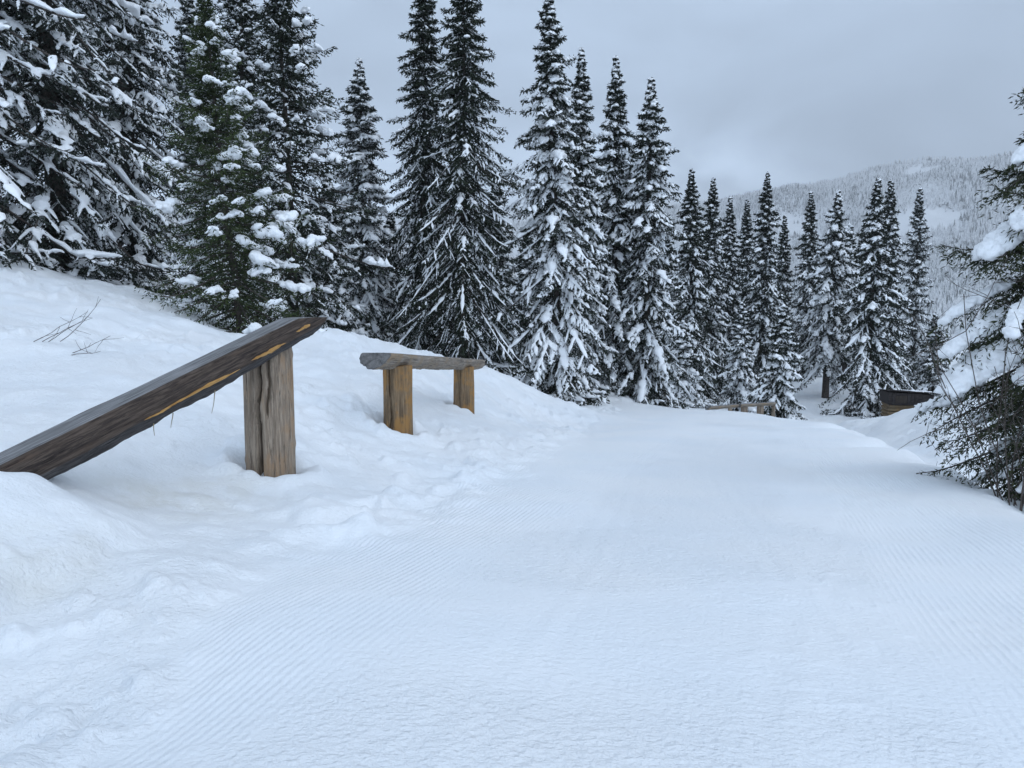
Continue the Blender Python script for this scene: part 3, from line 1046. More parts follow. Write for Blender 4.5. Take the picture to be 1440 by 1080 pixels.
def remesh_blobs(name, centers, radii, voxel, parent, mat, smooth_iter=4, squash=0.72, lump=0.05):
    """piled snow: many overlapping lumps fused into one smooth crust"""
    bm = bmesh.new()
    bmesh.ops.create_icosphere(bm, subdivisions=2, radius=1.0)
    bv = np.array([v.co[:] for v in bm.verts])
    bfc = np.array([[v.index for v in f.verts] for f in bm.faces])
    bm.free()
    n = len(centers)
    sc = np.asarray(radii).reshape(n, 1, 1) * np.array([1, 1, squash])
    V = np.asarray(centers)[:, None] + bv[None] * sc
    F = (np.arange(n)[:, None, None] * len(bv) + bfc[None]).reshape(-1, 3)
    tmp = new_mesh(name + '_tmp', V.reshape(-1, 3), F, mat)
    o = link(name, tmp, parent)
    md = o.modifiers.new('fuse', 'REMESH')
    md.mode = 'VOXEL'
    md.voxel_size = voxel
    md.use_smooth_shade = True
    sm = o.modifiers.new('smooth', 'SMOOTH')
    sm.factor = 0.5
    sm.iterations = smooth_iter
    for tx, st in ((LUMP_A, 0.9), (LUMP_B, 0.6)):
        dm = o.modifiers.new('lumps', 'DISPLACE')
        dm.texture = tx
        dm.strength = st * lump
        dm.mid_level = 0.5
        dm.texture_coords = 'LOCAL'
    dg = bpy.context.evaluated_depsgraph_get()
    dg.update()
    m2 = bpy.data.meshes.new_from_object(o.evaluated_get(dg))
    m2.name = name
    o.modifiers.clear()
    o.data = m2
    if not m2.materials:
        m2.materials.append(mat)
    bpy.data.meshes.remove(tmp)
    return o


def fuse_snow(name, V, F, voxel, parent):
    tmp = new_mesh(name + '_tmp', V, F, M_SNOW)
    o = link(name, tmp, parent)
    md = o.modifiers.new('fuse', 'REMESH')
    md.mode = 'VOXEL'
    md.voxel_size = voxel
    md.use_smooth_shade = True
    sm = o.modifiers.new('smooth', 'SMOOTH')
    sm.factor = 0.5
    sm.iterations = 1
    dg = bpy.context.evaluated_depsgraph_get()
    dg.update()
    m2 = bpy.data.meshes.new_from_object(o.evaluated_get(dg))
    m2.name = name
    o.modifiers.clear()
    o.data = m2
    if not m2.materials:
        m2.materials.append(M_SNOW)
    bpy.data.meshes.remove(tmp)
    return o


def plant_tree(t):
    p = at(t['px'], t['py'], t['d'])
    z = gz(p[0], p[1])
    (TV, TF), (CV, CF), (SV, SF), info = build_spruce(t['H'] + (p[2] - z), t['R'], t['st'], t['seed'], t.get('lean', 0))
    root = empty('spruce_tree', (p[0], p[1], z), 0)
    tag(root, t['label'], 'tree', 'snowy spruces along the piste')
    link('trunk', new_mesh('trunk', TV, TF, M_BARK), root)
    link('crown', new_mesh('crown', CV, CF, M_NEEDLE[STYLES[t['st']]['nd']], False), root)
    if t['st'] == 'young':
        rng = np.random.default_rng(900)
        P, q, L, B, td, tl = info
        cs, rs = [], []
        # clumps of wet snow hanging over the bough ends, most on the windward (right) side
        for i in range(len(L)):
            az = math.atan2(P[i, -1, 1], P[i, -1, 0])
            w = 0.24 + 0.75 * max(0.0, math.cos(az + 0.35)) * (0.7 + 0.6 * (1 - q[i]))
            if rng.random() > w or L[i] < 0.25:
                continue
            rad = rng.uniform(0.06, 0.185) * (0.7 + 0.3 * min(1, L[i]))
            a0 = rng.uniform(0.45, 0.75)
            a1 = min(a0 + rng.uniform(0.15, 0.42), 1.0)
            m = max(2, int((a1 - a0) * L[i] / (rad * 0.55)))
            for k in range(m):
                sv = a0 + (a1 - a0) * (k + 0.5) / m
                pt, tt = lerp_path(P[i:i + 1], np.array([sv]))
                pt = pt[0]
                r1 = rad * rng.uniform(0.6, 1.15) * (1 - 0.25 * abs(2 * (k + .5) / m - 1))
                cs.append(pt + np.array([0, 0, 0.4 * r1]) + rng.normal(0, 0.25 * r1, 3))
                rs.append(r1)
                if rng.random() < 0.7:
                    pr = np.array([-math.sin(az), math.cos(az), 0]) * rng.choice([-1, 1])
                    for kk in range(int(rng.integers(1, 4))):
                        r2 = r1 * (0.8 - 0.15 * kk)
                        cs.append(pt + pr * r1 * 0.8 * (kk + 1) + np.array([0, 0, 0.3 * r1 - 0.22 * r1 * (kk + 1) ** 1.3]))
                        rs.append(r2)
        cs = np.array(cs)
        cs[:, 0] += t.get('lean', 0) * cs[:, 2]
        so = remesh_blobs('snow_load', cs, rs, 0.026, root, M_SNOW_SOFT, 2, 0.72, 0.09)
        if SV is not None:
            link('snow_dusting', new_mesh('snow_dusting', SV, SF, M_SNOW), root)
    elif SV is not None and t['st'] in ('giant', 'popcorn'):
        fuse_snow('snow_load', SV, SF, 0.036 if t['st'] == 'giant' else 0.042, root)
    elif SV is not None:
        link('snow_load', new_mesh('snow_load', SV, SF, M_SNOW), root)
    return root


for t in TREES:
    plant_tree(t)

# ------------------------------------------------------------------ near tree at the right edge
STYLES['near'] = dict(nd='near', bm=34, pw=2.8, te=6, be=-30, sag=0.30, M=24, N=21, sl=0.070, sw=0.0085, sp=0, sn=0.1, tp=0, dust=0.05, bare=0.07, tw=0.46, inner=12)


def near_tree():
    p = at(NEAR['px'], NEAR['py'], NEAR['d'])
    z = gz(p[0], p[1])
    k = FPX / NEAR['d']
    H, R = 6.3, 1.42
    extra = []
    # big boughs on the open left side: (tip px, tip py, azimuth, slab radius)
    big = [(1392, 205, 178, .15), (1352, 250, 190, 0), (1345, 335, 183, .20), (1362, 300, 205, .15), (1330, 352, 196, 0), (1312, 425, 176, .10), (1306, 470, 186, .19),
           (1302, 520, 194, .20), (1330, 440, 214, .10), (1304, 580, 184, .0), (1340, 560, 222, .0), (1318, 600, 204, 0), (1362, 636, 212, .05),
           (1400, 380, 238, .09), (1415, 290, 232, .10), (1420, 470, 246, .08), (1385, 600, 240, .07), (1395, 330, 215, .0), (1380, 450, 225, .0), (1370, 520, 232, .0), (1400, 420, 252, .0), (1395, 560, 262, .0), (1390, 640, 252, .0), (1400, 240, 205, .0), (1352, 615, 218, 0), (1410, 345, 262, 0), (1418, 510, 270, 0), (1385, 690, 262, 0), (1392, 688, 215, .0), (1425, 560, 255, .07),
           (1430, 160, 200, .13), (1410, 690, 240, .0), (1375, 640, 226, .08)]
    for (tx, ty, a_, sl_) in big:
        reach = max((NEAR['px'] - tx) / k / max(abs(math.cos(R_(a_))), 0.28), 0.4)
        reach = min(reach, 1.95)
        zt_ = (NEAR['py'] - ty) / k
        extra.append((zt_ + 0.42 * reach + 0.08, zt_, R_(a_), reach))
    (TV, TF), (CV, CF), (DV, DF), (P, q, L, B, td, tl) = build_spruce(H, R, 'near', 77, 0.0, extra)
    root = empty('spruce_tree', (p[0], p[1], z))
    tag(root, 'near spruce at the right edge with big smooth slabs of piled snow', 'tree', 'snowy spruces along the piste')
    link('trunk', new_mesh('trunk', TV, TF, M_BARK), root)
    link('crown', new_mesh('crown', CV, CF, M_NEEDLE['near'], False), root)
    link('snow_dusting', new_mesh('snow_dusting', DV, DF, M_SNOW), root)
    rng = np.random.default_rng(41)
    cs, rs = [], []
    ne = len(extra)
    for i in range(len(L)):
        az = math.atan2(P[i, -1, 1], P[i, -1, 0])
        if i < ne:
            rad = big[i][3] * 0.72
            if rad == 0:
                continue
            a0, a1, half = rng.uniform(0.30, 0.68), 1.03, int(rng.integers(1, 3))
            rad *= rng.uniform(0.75, 1.15)
        else:
            if L[i] < 0.22 or rng.random() > 0.22:
                continue
            rad = rng.uniform(0.06, 0.12) * min(1.0, 0.6 + 0.4 * L[i])
            a0 = rng.uniform(0.3, 0.6)
            a1 = min(1.0, a0 + rng.uniform(0.25, 0.5))
            half = 1
        m = max(3, int((a1 - a0) * L[i] / (rad * 0.4)))
        for kq in range(m):
            f = (kq + 0.5) / m
            sv = a0 + (a1 - a0) * f
            pt = lerp_path(P[i:i + 1], np.array([sv]))[0][0]
            r1 = rad * rng.uniform(0.85, 1.1) * (0.62 + 0.38 * math.sin(math.pi * min(1, f * 0.9 + 0.08)))
            pr = np.array([-math.sin(az), math.cos(az), 0])
            for kk in range(-half, half + 1):
                cs.append(pt + pr * kk * r1 * 0.66 + np.array([0, 0, 0.55 * r1 - 0.10 * r1 * kk * kk]) + rng.normal(0, 0.06 * r1, 3))
                rs.append(r1 * (1 - 0.14 * abs(kk)))
    remesh_blobs('snow_load', np.array(cs), np.array(rs), 0.022, root, M_SNOW_SOFT, 3, 0.85, 0.115)


near_tree()


# bare shrub stems around the near tree ----------------------------------------


def twig_paths(rng, start, direc, length, depth, out, r, droop=0.0, wig=0.10):
    K = 7
    pts = [np.array(start, float)]
    d = nrm(np.array(direc, float))
    for k in range(K - 1):
        d = nrm(d + rng.normal(0, wig, 3) + np.array([0, 0, -droop]))
        pts.append(pts[-1] + d * length / (K - 1))
    pts = np.array(pts)
    out.append((pts, np.linspace(r, r * 0.45, K)))
    if depth > 0:
        for k in range(int(rng.integers(2, 5))):
            i = int(rng.integers(2, K - 1))
            dd = nrm(pts[i] - pts[i - 1] + rng.normal(0, 0.42, 3))
            twig_paths(rng, pts[i], dd, length * rng.uniform(0.22, 0.42), depth - 1, out, r * 0.6, droop, wig)


def twig_mesh(name, out, mat, sides=5):
    P = np.array([o[0] for o in out])
    Rd = np.array([o[1] for o in out])
    v, f = tubes(P, Rd, sides)
    return new_mesh(name, v, f, mat)


rng = np.random.default_rng(17)
for k, (px, d, hh, lx, lab) in enumerate([
        (1412, 8.9, 2.9, -0.10, 'tall bare grey shrub rising in front of the near snowy tree at the right edge'),
        (1438, 8.6, 2.2, 0.02, 'bare grey shrub half cut by the right edge below the near snowy tree')]):
    p = at(px, 700, d)
    z = gz(p[0], p[1])
    out = []
    for j in range(7):
        twig_paths(rng, (rng.normal(0, 0.10), rng.normal(0, 0.10), -0.1), (lx + rng.normal(0, 0.15), rng.normal(0, 0.15), 1), hh * rng.uniform(0.55, 1.0), 2, out, 0.009, 0.0, 0.09)
    o = link('bare_shrub', twig_mesh('bare_shrub', out, M_TWIG), None, (p[0], p[1], z))
    tag(o, lab, 'shrub', 'bare shrubs at the piste edge')

# dead twigs on the bank ---------------------------------------------------------
for px, py, d, dx, ln, n, lab in [
        (50, 493, 11.2, 1.0, 0.95, 4, 'bare dead twigs sticking up out of the snowy bank, the upper left bunch'),
        (86, 500, 10.8, 1.0, 0.75, 2, 'thin dead branch lying flat on the snowy bank beside the upright twigs')]:
    p = at(px, py, d)
    z = gz(p[0], p[1])
    out = []
    for j in range(n):
        up = rng.uniform(0.25, 0.75) if n == 4 else rng.uniform(0.12, 0.3)
        twig_paths(rng, (0.12 * j, rng.normal(0, 0.05), 0.0), (dx, rng.normal(0, 0.3), up), ln * rng.uniform(0.7, 1.0), 1, out, 0.0055, 0.0, 0.09)
    o = link('dead_twig', twig_mesh('dead_twig', out, M_TWIG), None, (p[0], p[1], z))
    tag(o, lab, 'twig', 'dead twigs on the bank')

# dry stalks at the right shoulder -------------------------------------------------
for k, (px, py, d, h) in enumerate([(1313, 652, 15.2, 0.30), (1322, 655, 14.8, 0.36), (1331, 660, 14.3, 0.28), (1342, 662, 13.6, 0.5),
                                    (1352, 668, 13.0, 0.33), (1361, 672, 12.6, 0.42), (1306, 650, 15.6, 0.22)]):
    p = at(px, py, d)
    z = gz(p[0], p[1])
    out = []
    twig_paths(rng, (0, 0, -0.05), (rng.normal(0, 0.2), rng.normal(0, 0.2), 1), h + 0.05, 0, out, 0.006, 0.0, 0.10)
    o = link('dry_stalk', twig_mesh('dry_stalk', out, M_TWIG, 4), None, (p[0], p[1], z))
    tag(o, 'short dry plant stalk poking out of the snow at the right piste edge', 'stalk', 'dry stalks at the right piste edge')

# ------------------------------------------------------------------ log barriers


def log_post(name, parent, loc, rad, h0, h1, mat, seed, crack_az, crack2_az=None, lean=(0, 0), flat=0.0, crack_w=0.06, crack_d=0.07, rot=0.0):
    """upright round post with a split, local z from h0 (below the snow) to h1"""
    rng = np.random.default_rng(seed)
    na, nz = 128, 90
    th = np.arange(na) / na * 2 * math.pi
    zs = np.linspace(h0, h1, nz)
    TH, ZS = np.meshgrid(th, zs)
    c, s_ = np.cos(TH), np.sin(TH)
    r = rad * (1 + 0.05 * np.cos(2 * TH + seed) + 0.03 * np.cos(3 * TH + 2 * seed))
    r = r * (1 + 0.05 * vnoise(TH * 0 + ZS * 2.2, TH * 0 + seed, seed) - 0.03 * (ZS - h0) / (h1 - h0))
    # grain ridges (stretched along z), wrapping noise by using cos/sin
    r = r + 0.012 * fbm(c * 6 + ZS * 0.5, s_ * 6 + 3, 3, seed + 3) + 0.010 * fbm(c * 16 + ZS * 0.8, s_ * 16, 2, seed + 4)
    # knots
    for _ in range(5):
        ka, kz = rng.uniform(0, 6.28), rng.uniform(h0 + 0.3, h1 - 0.1)
        da = (TH - ka + math.pi) % (2 * math.pi) - math.pi
        r = r + 0.012 * np.exp(-((da * rad / 0.035) ** 2 + ((ZS - kz) / 0.045) ** 2))
    for ca, cw, cd, za, zb in ((crack_az, crack_w, crack_d, h0, h1), (crack2_az, crack_w * 0.6, crack_d * 0.5, h0 + (h1 - h0) * 0.62, h1)):
        if ca is None:
            continue
        wob = 0.13 * vnoise(ZS * 3.1, ZS * 0 + seed, seed + 9) + 0.07 * vnoise(ZS * 9, ZS * 0 + seed, seed + 10)
        da = (TH - ca - wob + math.pi) % (2 * math.pi) - math.pi
        win = sstep(za - 0.02, za + 0.08, ZS)
        ww = cw * (0.65 + 0.6 * vnoise(ZS * 4, ZS * 0, seed + 11) + 0.35)
        r = r - cd * win * np.exp(-(da / ww) ** 4)
    x, y = r * np.cos(TH), r * np.sin(TH)
    x = x + lean[0] * (ZS - h0)
    y = y + lean[1] * (ZS - h0)
    ztop = ZS.copy()
    ztop[-1] += 0.012 * np.cos(th * 3 + seed)
    v = np.stack([x.ravel(), y.ravel(), ztop.ravel()], -1)
    i0 = (np.arange(nz - 1)[:, None] * na)
    j = np.arange(na)[None]
    j2 = (j + 1) % na
    q = np.stack([i0 + j, i0 + j2, i0 + na + j2, i0 + na + j], -1).reshape(-1, 4)
    # top: inner rings
    cx, cy = x[-1].mean(), y[-1].mean()
    rings = []
    for f in (0.97, 0.7, 0.35):
        rx = cx + (x[-1] - cx) * f
        ry = cy + (y[-1] - cy) * f
        rings.append(np.stack([rx, ry, np.full(na, h1 + 0.006 * (1 - f)) + 0.006 * vnoise(rx * 20, ry * 20, seed)], -1))
    b0 = (nz - 1) * na
    vs = [v] + rings
    qs = [q]
    prev = b0
    cur = nz * na
    for k in range(3):
        qs.append(np.stack([prev + j, prev + j2, cur + j2, cur + j], -1).reshape(-1, 4))
        prev = cur
        cur += na
    vs.append(np.array([[cx, cy, h1 + 0.006]]))
    tri = np.stack([prev + j[0], prev + j2[0], np.full(na, cur)], -1)
    me = new_mesh(name, np.concatenate(vs), [np.concatenate(qs), tri], mat, True)
    o = link(name, me, parent, loc)
    o.rotation_euler = (0, 0, rot)
    return o


def half_log(name, parent, a, b, profile, mats, seed, end_a=0.0, end_b=0.0, thick_fn=None, amp=0.012, nx=110, roll=0.0, chop=None):
    """beam from world point a to b. profile: list of (side, up, material) around the section.
    local x runs along the beam so that the grain follows it; end_* shear the ends"""
    a, b = np.array(a, float), np.array(b, float)
    ax = b - a
    Ln = np.linalg.norm(ax)
    X = ax / Ln
    Y = nrm(np.cross(np.array([0, 0, 1.0]), X))
    Z = np.cross(X, Y)
    mtx = Matrix(((X[0], Y[0], Z[0], a[0]), (X[1], Y[1], Z[1], a[1]), (X[2], Y[2], Z[2], a[2]), (0, 0, 0, 1))) @ Matrix.Rotation(roll, 4, 'X')
    # densify profile
    sec, smat = [], []
    npf = len(profile)
    for i in range(npf):
        p0, p1 = profile[i], profile[(i + 1) % npf]
        L = math.hypot(p1[0] - p0[0], p1[1] - p0[1])
        m = max(1, int(L / 0.014))
        for k in range(m):
            t = k / m
            sec.append((p0[0] + (p1[0] - p0[0]) * t, p0[1] + (p1[1] - p0[1]) * t))
            smat.append(p0[2])
    sec = np.array(sec)
    ns = len(sec)
    # soften corners
    for _ in range(2):
        sec = 0.25 * np.roll(sec, 1, 0) + 0.5 * sec + 0.25 * np.roll(sec, -1, 0)
    xs = np.linspace(0, Ln, nx)
    XX = np.repeat(xs[:, None], ns, 1)
    SY = np.repeat(sec[None, :, 0], nx, 0)
    SZ = np.repeat(sec[None, :, 1], nx, 0)
    rr = np.hypot(sec[:, 0], sec[:, 1] - sec[:, 1].mean())[None] + 1e-6
    ang = np.arctan2(sec[:, 1] - sec[:, 1].mean(), sec[:, 0])[None]
    nz_ = 1.6 * fbm(XX * 1.1, np.cos(ang) * 2 + np.sin(ang) * 1.3, 3, seed) + 0.8 * fbm(XX * 1.5, ang * 7, 3, seed + 1)
    # bark edge bites in the lower half
    low = np.clip(-(SZ - sec[:, 1].mean()) / abs(sec[:, 1]).max(), 0, 1)
    nz_ = nz_ + low * 3.0 * fbm(XX * 4.5, ang * 1.5, 4, seed + 2)
    sc = 1 + amp / rr.mean() * nz_
    if thick_fn is not None:
        tz = thick_fn(xs / Ln)[:, None]
        SZ = sec[:, 1].max() + (SZ - sec[:, 1].max()) * tz
    SY, SZ = SY * sc, SZ * (1 + (sc - 1) * np.where(SZ > sec[:, 1].max() - 0.02, 0.25, 1.0))
    if chop is not None:
        SZ = np.minimum(SZ, sec[:, 1].max() - chop[1] * np.maximum(XX - chop[0] * Ln, 0))
    XX = XX + (end_a * (1 - XX / Ln) ** 8 + end_b * (XX / Ln) ** 8) * (SZ - sec[:, 1].mean())
    XX[0] += 0.012 * vnoise(sec[:, 0] * 30, sec[:, 1] * 30, seed)
    v = np.stack([XX, SY, SZ], -1).reshape(-1, 3)
    i0 = np.arange(nx - 1)[:, None] * ns
    j = np.arange(ns)[None]
    j2 = (j + 1) % ns
    q = np.stack([i0 + j, i0 + ns + j, i0 + ns + j2, i0 + j2], -1).reshape(-1, 4)
    mi = np.tile(np.array(smat), nx - 1)
    vs, qs, ms = [v], [q], [mi]
    cur = len(v)
    tris, tm = [], []
    for st, flip in ((0, False), ((nx - 1) * ns, True)):
        ring = v[st:st + ns]
        cpt = ring.mean(0)
        prev = st
        for f in (0.8, 0.45):
            rg = cpt + (ring - cpt) * f
            rg[:, 0] += 0.010 * vnoise(rg[:, 1] * 40, rg[:, 2] * 40, seed + 7)
            vs.append(rg)
            fq = np.stack([prev + j, prev + j2, cur + j2, cur + j], -1).reshape(-1, 4)
            qs.append(fq if not flip else fq[:, ::-1])
            ms.append(np.full(ns, len(mats) - 1))
            prev = cur
            cur += ns
        vs.append(cpt[None])
        tr = np.stack([prev + j[0], prev + j2[0], np.full(ns, cur)], -1)
        tris.append(tr if not flip else tr[:, ::-1])
        tm.append(np.full(ns, len(mats) - 1))
        cur += 1
    me = new_mesh(name, np.concatenate(vs), [np.concatenate(qs), np.concatenate(tris)], mats, True, np.concatenate(ms + tm))
    o = link(name, me, parent)
    o.matrix_world = mtx
    if parent is not None:
        o.matrix_parent_inverse = Matrix.Translation(parent.location).inverted()
        o.matrix_basis = mtx
    return o


# --- first barrier: big post, its log fallen at the near end -------------------------
p1 = at(381, 656, 7.6)
z1 = gz(p1[0], p1[1])
b1 = empty('log_barrier', (p1[0], p1[1], z1))
tag(b1, 'nearest log barrier, cracked grey post with dark log slanting down into the snow', 'log barrier', 'log barriers along the piste')
top1 = at(381, 484, 7.6)[2]
log_post('post', b1, (0, 0, 0), 0.228, -0.6, top1 - z1, M_POST, 5, R_(-97), R_(-74), lean=(0.0, 0), crack_w=0.085, crack_d=0.16)
# carved figures near the top of the post
bm_v, bm_f = [], []
for cz in (0.0, -0.052):
    a = np.arange(20) / 20 * 2 * math.pi
    ring = np.stack([0.017 * np.cos(a), 0 * a, 0.023 * np.sin(a) + cz], -1)[None]
    ring = np.concatenate([ring, ring[:, :1]], 1)
    v, f = tubes(ring, np.full((1, 21), 0.0055), 6)
    bm_v.append(v)
    bm_f.append(f)
V8, F8 = cat(bm_v, bm_f)
num = link('number_mark', new_mesh('number_mark', V8, F8, M_CHAR), b1, (-0.115, -0.186, top1 - z1 - 0.16))
num.rotation_euler = (0, 0, R_(-32))
la = at(-170, 768, 4.55)
lb = at(433, 459, 7.9)
la = la - 0.35 * (lb - la) / np.linalg.norm(lb - la)
prof1 = [(0.17, 0.0, 0), (0.185, 0.05, 0), (0.13, 0.16, 1), (-0.13, 0.17, 0), (-0.195, 0.06, 0), (-0.195, -0.035, 2), (-0.11, -0.15, 2), (0.02, -0.19, 2), (0.13, -0.13, 2)]
beam1 = half_log('beam', b1, la, lb, prof1, [M_BEAM, M_BEAM_TOP, M_BEAM_BARK, M_BEAM], 61, 0.0, 1.6, lambda t: 0.84 - 0.12 * sstep(0.80, 1.0, t) + 0.05 * np.exp(-((t - 0.40) / 0.10) ** 2), chop=(0.913, 0.27))


def sliver(name, parent, cx, length, width, side, up, nrm_deg, mat):
    """long pointed splinter of pale split wood lying on the beam face; local beam coordinates"""
    K = 14
    xs = np.linspace(-0.5, 0.5, K)
    wv = width * (1 - (2 * np.abs(xs)) ** 2.2) * (1 + 0.25 * np.sin(xs * 31) + 0.2 * np.sin(xs * 71)) + 0.001
    wob = 0.003 * np.sin(xs * 9 + cx * 5)
    P = np.stack([xs * length, 0 * xs, wob], -1)[None]
    v, f = tubes(P, wv[None], 6)
    v[:, 1] *= 0.35
    o = link(name, parent, None) if False else link(name, new_mesh(name, v, f, mat), parent, (cx, side, up))
    o.rotation_euler = (R_(nrm_deg), 0, 0)
    return o


Lb1 = float(np.linalg.norm(lb - la))
# the face towards the camera is local -y
for cx, ln, w, sd, up in ((Lb1 * 0.945, 0.26, 0.015, -0.186, 0.075), (Lb1 * 0.82, 0.46, 0.018, -0.203, 0.030), (Lb1 * 0.64, 0.80, 0.014, -0.203, 0.012), (Lb1 * 0.53, 0.32, 0.009, -0.201, 0.0)):
    sliver('split_wood', beam1, cx, ln, w, sd, up, 0, M_SPLIT)
for cx, ln in ((Lb1 * 0.66, 0.20), (Lb1 * 0.555, 0.13), (Lb1 * 0.51, 0.10)):
    rg = np.random.default_rng(int(cx * 1000))
    out = []
    twig_paths(rg, (0, 0, 0), (-0.5, -0.05, -0.85), ln, 0, out, 0.0045, 0, 0.08)
    link('splinter', twig_mesh('splinter', out, M_STRAW, 5), beam1, (cx, -0.19, -0.06))
# small snow clump left on the post head
rg = np.random.default_rng(3)
cs = np.array([[0.12 + 0.035 * k + rg.normal(0, .01), -0.10 + 0.02 * k + rg.normal(0, .015), top1 - z1 + 0.03] for k in range(4)])
remesh_blobs('snow_clump', cs, np.array([0.05, 0.065, 0.055, 0.045]), 0.012, b1, M_SNOW_SOFT, 4, 0.75, 0.02)

# --- second barrier: half log on two amber posts ---------------------------------
p2 = at(560, 606, 11.5)
p3 = at(652, 580, 15.9)
z2, z3 = gz(p2[0], p2[1]), gz(p3[0], p3[1])
b2 = empty('log_barrier', (p2[0], p2[1], z2))
tag(b2, 'second log barrier, a grey half log resting on two amber brown posts', 'log barrier', 'log barriers along the piste')
t2, t3 = at(560, 514, 11.5)[2], at(652, 516, 15.9)[2]
log_post('post', b2, (0, 0, 0), 0.225, -0.6, t2 - z2, M_POST_W, 15, R_(-112), None, crack_w=0.05, crack_d=0.09)
log_post('post', b2, (p3[0] - p2[0], p3[1] - p2[1], z3 - z2), 0.222, -0.6, t3 - z3, M_POST_W, 16, R_(-105), None, crack_w=0.03, crack_d=0.03)
ba = at(526, 506, 10.7)
bb = at(669, 512, 17.3)
prof2 = [(0.21, 0.10, 1), (-0.21, 0.10, 0), (-0.225, 0.05, 0), (-0.18, -0.04, 0), (-0.09, -0.105, 0), (0.0, -0.125, 0), (0.09, -0.105, 0), (0.18, -0.04, 0), (0.225, 0.05, 0)]
half_log('beam', b2, ba, bb, prof2, [M_BEAM_G, M_BEAM_TOP, M_BEAM_END], 71, 0.9, -0.8)

# --- third barrier far down the piste ----------------------------------------------
D3 = 36.5
pa = at(1026, 588, D3)
zA = gz(pa[0], pa[1])
b3 = empty('log_barrier', (pa[0], pa[1], zA))
tag(b3, 'far small log barrier on short posts where the piste drops away', 'log barrier', 'log barriers along the piste')
for k, (px, r, d) in enumerate(((1026, 0.085, 36.5), (1046, 0.15, 36.7), (1069, 0.16, 36.9), (1087, 0.09, 37.1))):
    q = at(px, 588, d)
    zq = gz(q[0], q[1])
    tz = at(px, 571 + 0.0 * k, d)[2]
    log_post('post', b3, (q[0] - pa[0], q[1] - pa[1], zq - zA), r, -0.5, max(tz - zq, 0.25), M_POST, 25 + k, None, None)
prof3 = [(0.13, 0.06, 1), (-0.13, 0.06, 0), (-0.14, 0.0, 0), (-0.07, -0.09, 0), (0.07, -0.09, 0), (0.14, 0.0, 0)]
half_log('beam', b3, at(996, 573.5, 36.3), at(1050, 569, 36.7), prof3, [M_BEAM_G, M_BEAM_TOP, M_BEAM_END], 81, 1.5, 0, nx=60)
half_log('beam', b3, at(1040, 570, 36.45), at(1089, 567, 36.95), prof3, [M_BEAM_G, M_BEAM_TOP, M_BEAM_END], 82, 0, 0, nx=60)

# ------------------------------------------------------------------ hut


def box_bm(bm, x0, x1, y0, y1, z0, z1, bev=0.02):
    r = bmesh.ops.create_cube(bm, size=1.0)
    vs = r['verts']
    bmesh.ops.scale(bm, vec=(x1 - x0, y1 - y0, z1 - z0), verts=vs)
    bmesh.ops.translate(bm, vec=((x0 + x1) / 2, (y0 + y1) / 2, (z0 + z1) / 2), verts=vs)
    if bev:
        es = list({e for v in vs for e in v.link_edges})
        bmesh.ops.bevel(bm, geom=es, offset=bev, segments=1, affect='EDGES')


def bm_obj(name, bm, mat, parent, smooth=False):
    me = bpy.data.meshes.new(name)
    bm.to_mesh(me)
    bm.free()
    me.materials.append(mat)
    for p in me.polygons:
        p.use_smooth = smooth
    return link(name, me, parent)


hp = at(1274, 580, 50)
hz = at(1268, 577, 50)[2]
hut = empty('wooden_hut', (hp[0], hp[1], hz), R_(-12))
hut.scale = (0.86, 0.86, 0.86)
tag(hut, 'dark wooden hut half buried in snow below the tall spruces on the right', 'hut')
bm = bmesh.new()
for k in range(5):                                    # stacked logs
    box_bm(bm, -1.5, 1.1 + 0.06 * (k % 2), -1.2, 1.2, -0.9 + 0.30 * k, -0.62 + 0.30 * k, 0.09)
bm_obj('log_wall', bm, M_HUT_TAN, hut)
bm = bmesh.new()
for k in range(12):                                   # vertical boards with gaps
    x = -1.6 + 0.255 * k
    box_bm(bm, x, x + 0.235, -1.42 - 0.015 * (k % 2), -1.36, 0.58, 1.46 - 0.03 * k * 0.4, 0.008)
box_bm(bm, -1.6, -1.54, -1.34, 1.3, 0.58, 1.44, 0.01)
box_bm(bm, 1.40, 1.46, -1.34, 1.3, 0.58, 1.34, 0.01)
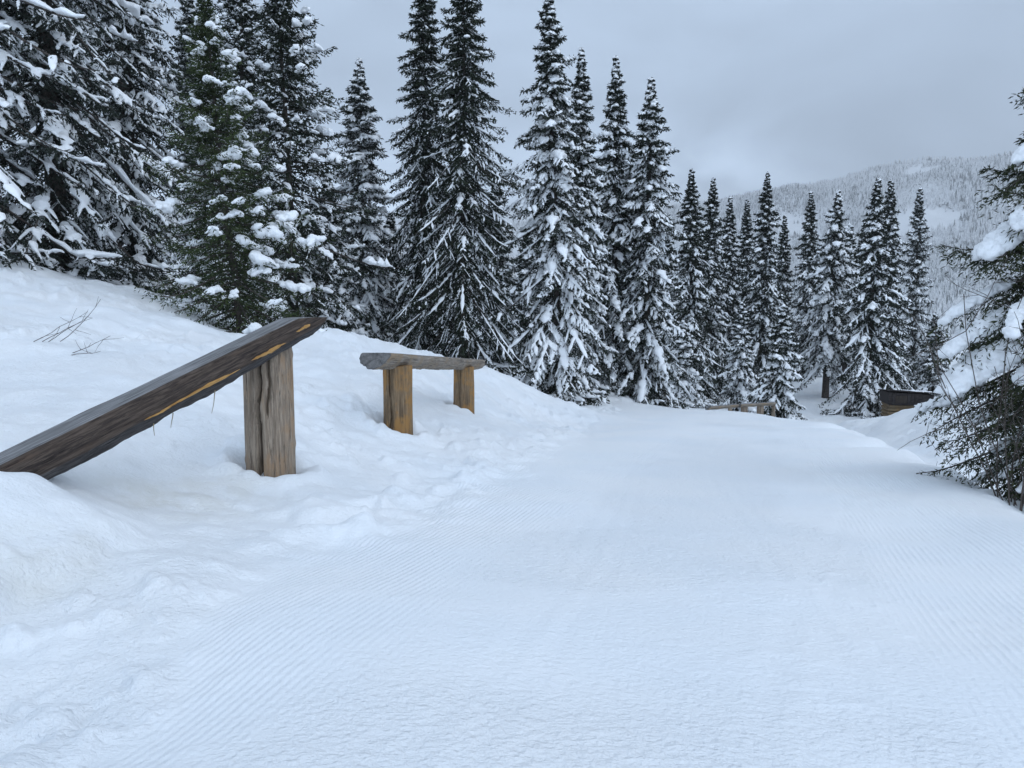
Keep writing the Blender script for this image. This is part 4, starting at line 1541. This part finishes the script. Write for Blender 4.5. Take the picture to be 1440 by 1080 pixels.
box_bm(bm, -1.52, 1.38, 1.2, 1.28, 0.58, 1.36, 0.01)
box_bm(bm, -1.52, 1.38, -1.34, 1.18, 0.52, 0.60, 0.01)
bm_obj('board_wall', bm, M_HUT_DARK, hut)
bm = bmesh.new()
box_bm(bm, -1.75, 1.62, -1.62, 1.45, 1.40, 1.48, 0.015)
ro = bm_obj('roof', bm, M_HUT_DARK, hut)
ro.rotation_euler = (R_(-4), R_(2.5), 0)
cs, rs = [], []
rg = np.random.default_rng(8)
for k in range(130):
    x, y = rg.uniform(0.1, 1.5), rg.uniform(-1.5, 1.3)
    cs.append((x, y, 1.50 - 0.044 * x - 0.07 * y))
    rs.append(rg.uniform(0.07, 0.12))
remesh_blobs('roof_snow', np.array(cs), np.array(rs), 0.05, hut, M_SNOW_SOFT, 5, 0.6)
bm = bmesh.new()
box_bm(bm, -1.15, -0.35, -1.46, -1.44, 0.70, 1.22, 0.006)
bm_obj('hatch', bm, M_CHAR, hut)
cs = [(0.1 + rg.uniform(0, 1.5), -1.5 + rg.uniform(-0.12, 0.05), 0.52 + rg.uniform(-0.02, 0.03)) for _ in range(36)]
remesh_blobs('ledge_snow', np.array(cs), np.full(36, 0.10), 0.04, hut, M_SNOW_SOFT, 4, 0.6)

# ------------------------------------------------------------------ haze
HAZE = 0.00036
if HAZE > 0:
    bm = bmesh.new()
    box_bm(bm, -7600, 9000, -1600, 4700, -500, 680, 0)
    me = bpy.data.meshes.new('haze')
    bm.to_mesh(me)
    bm.free()
    hm = bpy.data.materials.new('haze')
    hm.use_nodes = True
    t = hm.node_tree
    t.nodes.clear()
    pv = t.nodes.new('ShaderNodeVolumePrincipled')
    pv.inputs['Color'].default_value = (0.97, 0.98, 1.0, 1)
    pv.inputs['Density'].default_value = HAZE
    pv.inputs['Anisotropy'].default_value = 0.1
    ou = t.nodes.new('ShaderNodeOutputMaterial')
    t.links.new(pv.outputs[0], ou.inputs['Volume'])
    me.materials.append(hm)
    ho = link('haze', me)
    tag(ho, kind='stuff')
